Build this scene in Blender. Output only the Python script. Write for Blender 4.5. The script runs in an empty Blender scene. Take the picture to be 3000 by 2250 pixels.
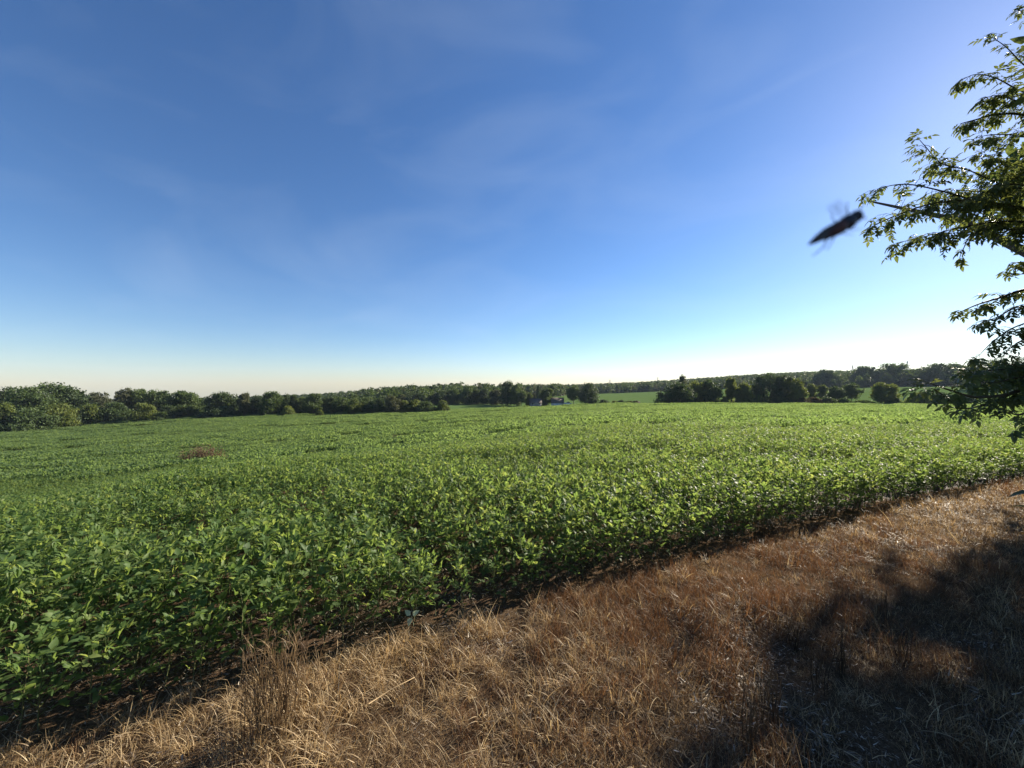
import bpy, math, random
import numpy as np
from mathutils import Vector, Matrix, Euler

R = math.radians
scene = bpy.context.scene
col = scene.collection
rng = np.random.default_rng(7)
random.seed(7)

# ------------------------------------------------------------------ camera, sky, sun, exposure
F = 1127.0            # focal length in pixels of the 3000 px wide photograph
EYE = 2.3
cam = bpy.data.cameras.new("camera")
cam.sensor_width = 36.0
cam.lens = F / 3000.0 * 36.0
cam.clip_start = 0.01
cam.clip_end = 6000
cam.dof.use_dof = True
cam.dof.focus_distance = 20.0
cam.dof.aperture_fstop = 9.0
cam_o = bpy.data.objects.new("camera", cam)
cam_o.location = (0, 0, EYE)
cam_o.rotation_euler = (R(90), 0, 0)
col.objects.link(cam_o)
scene.camera = cam_o

SUN_AZ = R(54.0)        # clockwise from +Y
SUN_EL = R(25.0)
SKY_STRENGTH = 0.056
SUN_STRENGTH = 4.8
world = bpy.data.worlds.new("World")
scene.world = world
world.use_nodes = True
wn, wl = world.node_tree.nodes, world.node_tree.links
wn.clear()
w_out = wn.new("ShaderNodeOutputWorld")
w_bg = wn.new("ShaderNodeBackground")
w_bg.inputs["Strength"].default_value = SKY_STRENGTH
sky = wn.new("ShaderNodeTexSky")
sky.sky_type = "NISHITA"
sky.sun_disc = False
sky.sun_elevation = SUN_EL
sky.sun_rotation = SUN_AZ
sky.altitude = 200
sky.air_density = 1.0
sky.dust_density = 0.15
sky.ozone_density = 4.5
wl.new(w_bg.outputs[0], w_out.inputs["Surface"])
# thin cirrus veils
tc = wn.new("ShaderNodeTexCoord")
mp = wn.new("ShaderNodeMapping")
mp.inputs["Rotation"].default_value = (R(10), R(35), R(20))
mp.inputs["Scale"].default_value = (1.3, 2.6, 4.2)
mp.inputs["Location"].default_value = (6.3, 0.4, 7.7)
nz = wn.new("ShaderNodeTexNoise")
nz.inputs["Scale"].default_value = 1.6
nz.inputs["Detail"].default_value = 7
nz.inputs["Roughness"].default_value = 0.52
nz.inputs["Distortion"].default_value = 0.8
rmp = wn.new("ShaderNodeMapRange")
rmp.inputs["From Min"].default_value = 0.46
rmp.inputs["From Max"].default_value = 0.85
rmp.inputs["To Max"].default_value = 0.10
mixc = wn.new("ShaderNodeMix")
mixc.data_type = "RGBA"
mixc.inputs["B"].default_value = (6.0, 6.8, 7.6, 1)
wl.new(tc.outputs["Generated"], mp.inputs["Vector"])
wl.new(mp.outputs[0], nz.inputs["Vector"])
wl.new(nz.outputs["Fac"], rmp.inputs["Value"])
wl.new(rmp.outputs[0], mixc.inputs["Factor"])
hsv = wn.new("ShaderNodeHueSaturation")
hsv.inputs["Saturation"].default_value = 1.12
hsv.inputs["Hue"].default_value = 0.503
wl.new(sky.outputs[0], hsv.inputs["Color"])
wbal = wn.new("ShaderNodeMix")
wbal.data_type = "RGBA"; wbal.blend_type = "MULTIPLY"
wbal.inputs["Factor"].default_value = 1.0
wbal.inputs["B"].default_value = (1.02, 0.985, 1.02, 1)
wl.new(hsv.outputs[0], wbal.inputs["A"])
wl.new(wbal.outputs["Result"], mixc.inputs["A"])
wl.new(mixc.outputs["Result"], w_bg.inputs["Color"])

sun_dir = Vector((math.sin(SUN_AZ) * math.cos(SUN_EL), math.cos(SUN_AZ) * math.cos(SUN_EL), math.sin(SUN_EL)))
sun = bpy.data.lights.new("sun", "SUN")
sun.energy = SUN_STRENGTH
sun.angle = R(0.5)
sun.color = (1.0, 0.90, 0.74)
sun_o = bpy.data.objects.new("sun", sun)
sun_o.rotation_euler = sun_dir.to_track_quat("Z", "Y").to_euler()
sun_o.location = (60, 45, 40)
col.objects.link(sun_o)

scene.view_settings.view_transform = "Standard"
scene.view_settings.look = "None"
scene.view_settings.exposure = 1.42
scene.view_settings.gamma = 1.0
scene.view_settings.use_curve_mapping = False
scene.render.engine = "CYCLES"
scene.cycles.use_denoising = True
scene.cycles.max_bounces = 7
scene.cycles.diffuse_bounces = 3
scene.cycles.glossy_bounces = 2
scene.cycles.transmission_bounces = 4
scene.cycles.transparent_max_bounces = 8
scene.cycles.volume_bounces = 0


# ------------------------------------------------------------------ helpers
def tag(o, label=None, cat=None, group=None, kind=None):
    if label: o["label"] = label
    if cat: o["category"] = cat
    if group: o["group"] = group
    if kind: o["kind"] = kind
    return o


def mesh_np(name, verts, faces, mat=None, tint=None, smooth=False):
    verts = np.asarray(verts, np.float32).reshape(-1, 3)
    faces = np.asarray(faces, np.int32)
    me = bpy.data.meshes.new(name)
    m, k = faces.shape
    me.vertices.add(len(verts))
    me.vertices.foreach_set("co", verts.ravel())
    me.loops.add(m * k)
    me.loops.foreach_set("vertex_index", faces.ravel())
    me.polygons.add(m)
    me.polygons.foreach_set("loop_start", np.arange(0, m * k, k, dtype=np.int32))
    if smooth:
        me.polygons.foreach_set("use_smooth", np.ones(m, bool))
    if tint is not None:
        a = me.attributes.new("tint", "FLOAT", "POINT")
        a.data.foreach_set("value", np.asarray(tint, np.float32))
    me.update(calc_edges=True)
    if mat: me.materials.append(mat)
    return me


def link(name, me, parent=None, loc=None):
    o = bpy.data.objects.new(name, me)
    col.objects.link(o)
    if parent: o.parent = parent
    if loc is not None: o.location = loc
    return o


def empty(name, loc=(0, 0, 0), rz=0.0):
    o = bpy.data.objects.new(name, None)
    o.empty_display_size = 0.1
    o.location = loc
    o.rotation_euler = (0, 0, rz)
    col.objects.link(o)
    return o


class Geo:
    """collects triangles"""
    def __init__(self):
        self.v, self.f, self.t, self.n = [], [], [], 0

    def add(self, v, f, tint=0.5):
        v = np.asarray(v, float).reshape(-1, 3)
        self.v.append(v)
        self.f.append(np.asarray(f, int).reshape(-1, 3) + self.n)
        self.t.append(np.full(len(v), tint) if np.isscalar(tint) else np.asarray(tint, float))
        self.n += len(v)

    def tube(self, pts, radii, sides=5, tint=0.5, cap=True):
        pts = [Vector(p) for p in pts]
        n = len(pts)
        vs = []
        for i, p in enumerate(pts):
            d = (pts[min(i + 1, n - 1)] - pts[max(i - 1, 0)])
            if d.length < 1e-9: d = Vector((0, 0, 1))
            d.normalize()
            a = d.cross(Vector((0.31, 0.17, 0.93)))
            if a.length < 1e-3: a = d.cross(Vector((1, 0, 0)))
            a.normalize()
            b = d.cross(a)
            for s in range(sides):
                t = 2 * math.pi * s / sides
                vs.append(p + (a * math.cos(t) + b * math.sin(t)) * radii[i])
        fs = []
        for i in range(n - 1):
            for s in range(sides):
                a0, a1 = i * sides + s, i * sides + (s + 1) % sides
                b0, b1 = a0 + sides, a1 + sides
                fs += [(a0, a1, b1), (a0, b1, b0)]
        if cap:
            for base in (0, (n - 1) * sides):
                for s in range(1, sides - 1):
                    fs.append((base, base + s, base + s + 1))
        self.add([tuple(v) for v in vs], fs, tint)

    def box(self, c, s, M=None, tint=0.5):
        c, s = np.array(c), np.array(s) / 2
        v = np.array([[x, y, z] for x in (-1, 1) for y in (-1, 1) for z in (-1, 1)], float) * s + c
        if M is not None:
            v = np.array([tuple(M @ Vector(p)) for p in v])
        q = [(0, 1, 3, 2), (4, 6, 7, 5), (0, 4, 5, 1), (2, 3, 7, 6), (0, 2, 6, 4), (1, 5, 7, 3)]
        self.add(v, [t for a, b, c_, d in q for t in ((a, b, c_), (a, c_, d))], tint)

    def ball(self, c, r, M=None, nu=10, nv=7, tint=0.5):
        vs = []
        for j in range(nv + 1):
            ph = math.pi * j / nv
            for i in range(nu):
                t = 2 * math.pi * i / nu
                vs.append((c[0] + r[0] * math.sin(ph) * math.cos(t), c[1] + r[1] * math.sin(ph) * math.sin(t), c[2] + r[2] * math.cos(ph)))
        if M is not None: vs = [tuple(M @ Vector(p)) for p in vs]
        fs = []
        for j in range(nv):
            for i in range(nu):
                a, b = j * nu + i, j * nu + (i + 1) % nu
                fs += [(a, a + nu, b + nu), (a, b + nu, b)]
        self.add(vs, fs, tint)

    def arrays(self):
        return np.concatenate(self.v), np.concatenate(self.f), np.concatenate(self.t)

    def mesh(self, name, mat, smooth=False):
        v, f, t = self.arrays()
        return mesh_np(name, v, f, mat, t, smooth)

    def build(self, name, mat, parent=None, smooth=False, loc=None):
        return link(name, self.mesh(name, mat, smooth), parent, loc)


def hash01(i, j, seed):
    h = np.sin(i * 127.1 + j * 311.7 + seed * 74.7) * 43758.5453
    return h - np.floor(h)


def vnoise(x, y, seed=0):
    x, y = np.asarray(x, float), np.asarray(y, float)
    i, j = np.floor(x), np.floor(y)
    fx, fy = x - i, y - j
    fx, fy = fx * fx * (3 - 2 * fx), fy * fy * (3 - 2 * fy)
    a, b = hash01(i, j, seed), hash01(i + 1, j, seed)
    c, d = hash01(i, j + 1, seed), hash01(i + 1, j + 1, seed)
    return (a * (1 - fx) + b * fx) * (1 - fy) + (c * (1 - fx) + d * fx) * fy


def fbm(x, y, seed=0, oct=3):
    s, a, t = 0, 1.0, 0
    for k in range(oct):
        s = s + a * vnoise(np.asarray(x) * 2 ** k, np.asarray(y) * 2 ** k, seed + k)
        t += a
        a *= 0.5
    return s / t


# ------------------------------------------------------------------ terrain heights
TU = np.array([-1.33, -0.80, -0.27, 0.27, 0.80, 1.33])
TY = np.array([3.0, 5, 7.5, 11, 14, 20, 30, 50, 80, 105, 130, 150, 200, 260, 330, 420, 500, 900, 1500])
TZ = np.array([
    [0, -.26, -.80, -1.8, -2.8, -4.0, -4.85, -6.55, -8.65, -10.0, -11.0, -11.6, -13.5, -15.5, -18, -21, -24, -46, -66],
    [0, -.10, -.32, -.84, -1.5, -2.85, -4.2, -5.65, -7.2, -7.8, -8.3, -9.2, -11.6, -13.2, -15.3, -18.5, -22, -44, -62],
    [0, -.04, -.14, -.50, -.90, -1.9, -3.1, -4.4, -5.8, -6.8, -7.6, -8.5, -8.7, -8.8, -9.5, -11, -13, -27, -40],
    [0, -.02, -.08, -.24, -.40, -.85, -1.4, -2.4, -3.7, -4.4, -5.0, -6.0, -8.2, -8.0, -8.0, -7.8, -8, -7, -20],
    [0, 0, -.06, -.2, -.35, -.75, -1.35, -2.35, -3.55, -4.4, -5.05, -5.5, -4.8, -3.4, -1.9, 3, 7.5, 18, 10],
    [0, 0, -.05, -.2, -.38, -.7, -1.2, -2.1, -3.5, -4.4, -5.2, -5.2, -2.0, 1.0, 3.0, 7, 10, 22, 15],
])
_lt = np.log(TY)
_sl = np.zeros_like(TZ)
_sl[:, 1:-1] = (TZ[:, 2:] - TZ[:, :-2]) / (_lt[2:] - _lt[:-2])
_su = np.zeros_like(TZ)
_su[1:-1] = (TZ[2:] - TZ[:-2]) / (TU[2:] - TU[:-2])[:, None]


def ground(x, y):
    x, y = np.asarray(x, float), np.asarray(y, float)
    yy = np.clip(y, TY[0], TY[-1])
    u = np.clip(np.where(y > 0.5, x / np.maximum(y, 0.5), np.sign(x) * 1.33), TU[0], TU[-1])
    k = np.clip(np.searchsorted(_lt, np.log(yy)) - 1, 0, len(TY) - 2)
    h = _lt[k + 1] - _lt[k]
    t = (np.log(yy) - _lt[k]) / h
    h00, h10, h01, h11 = 2 * t**3 - 3 * t**2 + 1, t**3 - 2 * t**2 + t, -2 * t**3 + 3 * t**2, t**3 - t**2
    i = np.clip(np.searchsorted(TU, u) - 1, 0, len(TU) - 2)
    s = (u - TU[i]) / (TU[i + 1] - TU[i])
    s = np.clip(s, 0, 1)
    g00, g10, g01, g11 = 2 * s**3 - 3 * s**2 + 1, s**3 - 2 * s**2 + s, -2 * s**3 + 3 * s**2, s**3 - s**2
    du = TU[i + 1] - TU[i]

    def row(r):
        return h00 * TZ[r, k] + h10 * h * _sl[r, k] + h01 * TZ[r, k + 1] + h11 * h * _sl[r, k + 1]

    def rowu(r):
        return (1 - t) * _su[r, k] + t * _su[r, k + 1]
    z = g00 * row(i) + g10 * du * rowu(i) + g01 * row(i + 1) + g11 * du * rowu(i + 1)
    return z


def edge_y(x):
    x = np.asarray(x, float)
    return 4.10 + 0.457 * x + 0.32 * np.clip(1 - ((x - 5) / 9) ** 2, -0.6, 1) + 0.12 * np.clip(x - 16, 0, None)


def in_crop(x, y):
    """signed distance (m) inside the crop, measured across the rows"""
    return (np.asarray(y) - edge_y(x)) * 0.909


def far_limit(u):
    return np.interp(u, [-1.6, -1.33, -0.8, -0.27, 0.27, 0.8, 1.33, 1.6], [100, 104, 119, 130, 134, 134, 134, 134])


def wood_start(u):
    return np.interp(u, [-1.6, -1.2, -0.9, -0.5, -0.25, -0.2, 0.02, 0.05, 0.12, 0.16, 0.5, 0.72, 1.05, 1.2, 1.33, 1.6],
                     [150, 152, 160, 165, 185, 214, 216, 330, 330, 428, 428, 345, 318, 260, 235, 220])


def at(px, py, Y):
    """world point seen at photograph pixel (px, py) at depth Y"""
    return Vector(((px - 1500) / F * Y, Y, EYE + (1125 - py) / F * Y))


def on_ground(px, Y):
    x = (px - 1500) / F * Y
    return Vector((x, Y, float(ground(x, Y))))


# ------------------------------------------------------------------ materials
def new_mat(name):
    m = bpy.data.materials.new(name)
    m.use_nodes = True
    n, l = m.node_tree.nodes, m.node_tree.links
    n.clear()
    out = n.new("ShaderNodeOutputMaterial")
    return m, n, l, out


def ramp(n, stops):
    r = n.new("ShaderNodeValToRGB")
    e = r.color_ramp.elements
    while len(e) < len(stops): e.new(0.5)
    for el, (p, c) in zip(e, stops):
        el.position = p
        el.color = (*c, 1)
    return r


def leaf_mat(name, stops, trans, tfac=0.35, rough=0.5, spec=0.35, rand=0.35, hue_noise=0.0):
    """leaf: tinted by the 'tint' attribute and by object, thin and light-passing"""
    m, n, l, out = new_mat(name)
    at_ = n.new("ShaderNodeAttribute"); at_.attribute_name = "tint"
    oi = n.new("ShaderNodeObjectInfo")
    ad = n.new("ShaderNodeMath"); ad.operation = "MULTIPLY_ADD"
    ad.inputs[1].default_value = rand
    l.new(oi.outputs["Random"], ad.inputs[0])
    l.new(at_.outputs["Fac"], ad.inputs[2])
    sb = n.new("ShaderNodeMath"); sb.operation = "SUBTRACT"
    sb.inputs[1].default_value = rand * 0.5
    l.new(ad.outputs[0], sb.inputs[0])
    rp = ramp(n, stops)
    l.new(sb.outputs[0], rp.inputs["Fac"])
    p = n.new("ShaderNodeBsdfPrincipled")
    p.inputs["Roughness"].default_value = rough
    p.inputs["Specular IOR Level"].default_value = spec
    l.new(rp.outputs["Color"], p.inputs["Base Color"])
    t = n.new("ShaderNodeBsdfTranslucent")
    mx = n.new("ShaderNodeMix"); mx.data_type = "RGBA"; mx.blend_type = "MULTIPLY"
    mx.inputs["Factor"].default_value = 1
    mx.inputs["B"].default_value = (*trans, 1)
    l.new(rp.outputs["Color"], mx.inputs["A"])
    l.new(mx.outputs["Result"], t.inputs["Color"])
    ms = n.new("ShaderNodeMixShader")
    ms.inputs[0].default_value = tfac
    l.new(p.outputs[0], ms.inputs[1])
    l.new(t.outputs[0], ms.inputs[2])
    l.new(ms.outputs[0], out.inputs["Surface"])
    return m


def plain_mat(name, colour, rough=0.7, spec=0.3, noise=0.0, scale=8.0, colour2=None, metal=0.0, bump=0.0):
    m, n, l, out = new_mat(name)
    p = n.new("ShaderNodeBsdfPrincipled")
    p.inputs["Roughness"].default_value = rough
    p.inputs["Specular IOR Level"].default_value = spec
    p.inputs["Metallic"].default_value = metal
    c2 = colour2 or tuple(c * (1 - noise) for c in colour)
    tcn = n.new("ShaderNodeTexCoord")
    nz = n.new("ShaderNodeTexNoise")
    nz.inputs["Scale"].default_value = scale
    nz.inputs["Detail"].default_value = 5
    rp = ramp(n, [(0.3, c2), (0.7, colour)])
    l.new(tcn.outputs["Object"], nz.inputs["Vector"])
    l.new(nz.outputs["Fac"], rp.inputs["Fac"])
    l.new(rp.outputs["Color"], p.inputs["Base Color"])
    if bump:
        b = n.new("ShaderNodeBump")
        b.inputs["Strength"].default_value = bump
        l.new(nz.outputs["Fac"], b.inputs["Height"])
        l.new(b.outputs[0], p.inputs["Normal"])
    l.new(p.outputs[0], out.inputs["Surface"])
    return m


SOY = leaf_mat("soybean_leaf", [(0.0, (.050, .094, .028)), (0.35, (.082, .136, .042)), (0.7, (.112, .168, .052)), (1.0, (.150, .198, .064))],
               (2.6, 2.25, 1.5), tfac=0.50, rough=0.52, spec=0.22)
SOY_FAR = leaf_mat("soybean_canopy_leaf", [(0.0, (.062, .100, .042)), (0.4, (.095, .145, .060)), (1.0, (.138, .188, .076))],
                   (2.2, 2.1, 1.2), tfac=0.55, rough=0.6, spec=0.12)
STEM = plain_mat("soybean_stem", (.10, .12, .04), colour2=(.09, .07, .03), scale=30)
TREE = leaf_mat("broadleaf_foliage", [(0.0, (.038, .060, .024)), (0.5, (.062, .095, .032)), (1.0, (.098, .135, .044))], (1.9, 1.8, 1.0), tfac=0.3, rough=0.6, spec=0.2, rand=0.2)
TREE_Y = leaf_mat("yellowing_foliage", [(0.0, (.055, .080, .024)), (0.5, (.090, .122, .034)), (1.0, (.150, .175, .046))], (2.0, 1.8, 0.9), tfac=0.36, rough=0.6, spec=0.2, rand=0.2)
TREE_D = leaf_mat("dark_foliage", [(0.0, (.030, .048, .022)), (0.5, (.048, .075, .029)), (1.0, (.075, .108, .038))], (1.8, 1.7, 1.0), tfac=0.26, rough=0.6, spec=0.2, rand=0.2)
TREE_G = leaf_mat("greyish_foliage", [(0.0, (.048, .056, .030)), (0.5, (.080, .088, .046)), (1.0, (.120, .125, .065))], (1.7, 1.7, 1.0), tfac=0.3, rough=0.6, spec=0.2, rand=0.2)
BRUSH = leaf_mat("brown_brush", [(0.0, (.045, .035, .020)), (0.5, (.075, .060, .030)), (1.0, (.095, .095, .040))], (1.5, 1.4, 0.9), tfac=0.25, rough=0.7, spec=0.15)
BARK = plain_mat("bark", (.14, .11, .08), colour2=(.06, .047, .035), scale=6, rough=0.9, bump=0.4)
TWIG = plain_mat("twig", (.12, .10, .06), colour2=(.06, .05, .035), scale=20, rough=0.8)
BOX = leaf_mat("boxelder_leaf", [(0.0, (.052, .074, .028)), (0.5, (.085, .112, .040)), (1.0, (.145, .165, .058))], (2.1, 1.95, 1.2), tfac=0.38, rough=0.45, spec=0.4, rand=0.2)
GRASS_MAT = leaf_mat("dry_grass_blade", [(0.0, (.052, .032, .018)), (0.25, (.125, .082, .044)), (0.5, (.290, .205, .112)), (0.75, (.470, .350, .195)), (1.0, (.620, .510, .320))],
                     (1.25, 1.1, 0.8), tfac=0.38, rough=0.5, spec=0.3, rand=0.22)
RED_GRASS = leaf_mat("reddish_grass_blade", [(0.0, (.056, .029, .014)), (0.5, (.145, .082, .039)), (1.0, (.300, .190, .098))], (1.3, 1.0, 0.7), tfac=0.3, rough=0.55, spec=0.25, rand=0.25)
LITTER = leaf_mat("pale_litter", [(0.0, (.045, .030, .020)), (0.55, (.11, .078, .050)), (0.85, (.25, .19, .13)), (1.0, (.55, .48, .38))], (1, 1, 1), tfac=0.15, rough=0.6, spec=0.3, rand=0.3)
WEED = leaf_mat("red_weed", [(0.0, (.060, .030, .018)), (0.5, (.120, .076, .046)), (1.0, (.230, .160, .100))], (1.1, 1.0, 0.85), tfac=0.25, rough=0.7, spec=0.15)
DEAD = plain_mat("dead_weed_stalk", (.075, .055, .035), colour2=(.03, .024, .018), scale=25, rough=0.8)

# ------------------------------------------------------------------ ground sheet
def ground_material():
    m, n, l, out = new_mat("ground_surface")
    p = n.new("ShaderNodeBsdfDiffuse")
    geo = n.new("ShaderNodeNewGeometry")

    def noise(sc, det=6, rough=0.6):
        z = n.new("ShaderNodeTexNoise")
        z.inputs["Scale"].default_value = sc
        z.inputs["Detail"].default_value = det
        z.inputs["Roughness"].default_value = rough
        l.new(geo.outputs["Position"], z.inputs["Vector"])
        return z
    n1, n2, n3 = noise(9, 8, .7), noise(55, 6, .7), noise(0.9)
    thatch = ramp(n, [(0.25, (.034, .022, .013)), (0.5, (.095, .062, .036)), (0.75, (.20, .14, .082))])
    l.new(n2.outputs["Fac"], thatch.inputs["Fac"])
    soil = ramp(n, [(0.3, (.035, .023, .015)), (0.55, (.10, .065, .042)), (0.75, (.25, .18, .12))])
    l.new(n2.outputs["Fac"], soil.inputs["Fac"])
    green_n = noise(0.35, 8, .65)
    green = ramp(n, [(0.3, (.056, .096, .028)), (0.5, (.084, .132, .040)), (0.7, (.095, .142, .046))])
    l.new(green_n.outputs["Fac"], green.inputs["Fac"])
    zone = n.new("ShaderNodeAttribute"); zone.attribute_name = "zone"
    def mixer(a, b, lo, hi):
        mr = n.new("ShaderNodeMapRange")
        mr.inputs["From Min"].default_value = lo
        mr.inputs["From Max"].default_value = hi
        l.new(zone.outputs["Fac"], mr.inputs["Value"])
        mx = n.new("ShaderNodeMix"); mx.data_type = "RGBA"
        l.new(mr.outputs[0], mx.inputs["Factor"])
        l.new(a, mx.inputs["A"]); l.new(b, mx.inputs["B"])
        return mx.outputs["Result"]
    c = mixer(thatch.outputs["Color"], soil.outputs["Color"], 0.3, 0.7)
    c = mixer(c, green.outputs["Color"], 1.3, 1.7)
    wf = n.new("ShaderNodeRGB"); wf.outputs[0].default_value = (.030, .034, .018, 1)
    c = mixer(c, wf.outputs[0], 2.3, 2.7)
    l.new(c, p.inputs["Color"])
    b = n.new("ShaderNodeBump")
    b.inputs["Strength"].default_value = 0.8
    b.inputs["Distance"].default_value = 0.02
    l.new(n2.outputs["Fac"], b.inputs["Height"])
    l.new(b.outputs[0], p.inputs["Normal"])
    l.new(p.outputs[0], out.inputs["Surface"])
    return m


NA, NR = 300, 190
radii = np.concatenate([[0.0], np.geomspace(0.6, 1600, NR)])
th = np.linspace(0, 2 * np.pi, NA, endpoint=False)
# finer in the view direction
gx = radii[1:, None] * np.sin(th)[None, :]
gy = radii[1:, None] * np.cos(th)[None, :]
gz = ground(gx, gy) + np.where(radii[1:, None] < 40, 0.05 * (fbm(gx * 1.3, gy * 1.3, 3) - 0.5), 0.6 * (fbm(gx * .02, gy * .02, 5) - .5))
gv = np.concatenate([[[0, 0, 0]], np.stack([gx, gy, gz], -1).reshape(-1, 3)])
gf = []
for j in range(NA):
    gf.append((0, 1 + (j + 1) % NA, 1 + j))
ii, jj = np.meshgrid(np.arange(NR - 1), np.arange(NA), indexing="ij")
a = 1 + ii * NA + jj
b = 1 + ii * NA + (jj + 1) % NA
quads = np.concatenate([np.stack([a, b, b + NA], -1).reshape(-1, 3), np.stack([a, b + NA, a + NA], -1).reshape(-1, 3)])
gf = np.concatenate([np.array(gf), quads])
gm = mesh_np("ground", gv, gf, ground_material(), None, True)
dcrop = in_crop(gv[:, 0], gv[:, 1])
uu = gv[:, 0] / np.maximum(gv[:, 1], 0.5)
zone = np.clip(0.5 + (dcrop + 0.12) / 0.3, 0, 1)
zone = np.where((gv[:, 1] > far_limit(uu)) | ((gv[:, 1] > 60) & (np.abs(uu) > 1.6)), 2.0, zone)
zone = np.where((gv[:, 1] > wood_start(uu) - 3) & (gv[:, 1] < 1100), 3.0, zone)
zone = np.where((uu < -.2) & (uu > -1.7) & (gv[:, 1] > far_limit(uu) + 3) & (gv[:, 1] < 190) & (uu < np.interp(gv[:, 1], [125, 150], [-.24, -.26])), 3.0, zone)
att = gm.attributes.new("zone", "FLOAT", "POINT")
att.data.foreach_set("value", zone.astype(np.float32))
tag(link("ground", gm), "rolling farmland with dry brown verge, crop soil and green far fields", "ground", kind="structure")


# ------------------------------------------------------------------ instancing through geometry nodes (for uncountable stuff only)
def instancer(name, pts, rot, scl, idx, protos):
    me = bpy.data.meshes.new(name)
    me.vertices.add(len(pts))
    me.vertices.foreach_set("co", np.asarray(pts, np.float32).ravel())
    for nm, typ, arr, key in (("rot", "FLOAT_VECTOR", rot, "vector"), ("scl", "FLOAT_VECTOR", scl, "vector"), ("idx", "INT", idx, "value")):
        at_ = me.attributes.new(nm, typ, "POINT")
        at_.data.foreach_set(key, np.asarray(arr, np.int32 if typ == "INT" else np.float32).ravel())
    o = link(name, me)
    c = bpy.data.collections.new(name + "_pieces")
    for k, p in enumerate(protos):
        c.objects.link(bpy.data.objects.new("%s_piece_%02d" % (name, k), p))
    ng = bpy.data.node_groups.new(name + "_scatter", "GeometryNodeTree")
    ng.interface.new_socket("Geometry", in_out="INPUT", socket_type="NodeSocketGeometry")
    ng.interface.new_socket("Geometry", in_out="OUTPUT", socket_type="NodeSocketGeometry")
    n, l = ng.nodes, ng.links
    gi, go = n.new("NodeGroupInput"), n.new("NodeGroupOutput")
    ci = n.new("GeometryNodeCollectionInfo")
    ci.inputs["Collection"].default_value = c
    ci.inputs["Separate Children"].default_value = True
    ci.inputs["Reset Children"].default_value = True
    ip = n.new("GeometryNodeInstanceOnPoints")
    ip.inputs["Pick Instance"].default_value = True

    def named(nm, typ):
        x = n.new("GeometryNodeInputNamedAttribute")
        x.data_type = typ
        x.inputs["Name"].default_value = nm
        return x.outputs["Attribute"]
    e2r = n.new("FunctionNodeEulerToRotation")
    l.new(named("rot", "FLOAT_VECTOR"), e2r.inputs[0])
    l.new(gi.outputs[0], ip.inputs["Points"])
    l.new(ci.outputs[0], ip.inputs["Instance"])
    l.new(e2r.outputs[0], ip.inputs["Rotation"])
    l.new(named("scl", "FLOAT_VECTOR"), ip.inputs["Scale"])
    l.new(named("idx", "INT"), ip.inputs["Instance Index"])
    l.new(ip.outputs[0], go.inputs[0])
    md = o.modifiers.new("scatter", "NODES")
    md.node_group = ng
    return o


def slope_euler(x, y, yaw, e=0.6):
    """Euler angles that lay a piece on the ground's slope"""
    x, y = np.asarray(x), np.asarray(y)
    gx_ = (ground(x + e, y) - ground(x - e, y)) / (2 * e)
    gy_ = (ground(x, y + e) - ground(x, y - e)) / (2 * e)
    out = np.zeros((len(x), 3))
    for k in range(len(x)):
        q = Vector((0, 0, 1)).rotation_difference(Vector((-gx_[k], -gy_[k], 1)).normalized())
        out[k] = (q.to_matrix() @ Matrix.Rotation(yaw[k], 3, "Z")).to_euler()
    return out


# ------------------------------------------------------------------ trees: crown and trunk
def rand_rot(n, out_dir, bias):
    """n leaf frames: normals biased to out_dir"""
    nrm = rng.normal(size=(n, 3)) + out_dir * bias
    nrm /= np.linalg.norm(nrm, axis=1, keepdims=True) + 1e-9
    r = rng.normal(size=(n, 3))
    a = np.cross(nrm, r); a /= np.linalg.norm(a, axis=1, keepdims=True) + 1e-9
    b = np.cross(nrm, a)
    return a, b, nrm


def leaf_quads(c, size, out_dir, bias=0.8, aspect=0.62):
    """diamond leaf clumps, bent along the middle: 4 verts, 2 tris"""
    n = len(c)
    a, b, nrm = rand_rot(n, out_dir, bias)
    s = size[:, None] * 0.5
    v = np.stack([c - a * s, c - b * s * aspect + nrm * s * .25, c + a * s, c + b * s * aspect + nrm * s * .25], 1).reshape(-1, 3)
    k = np.arange(n)[:, None] * 4
    f = np.concatenate([k + np.array([[0, 1, 2]]), k + np.array([[0, 2, 3]])], 0)
    return v, f


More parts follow.
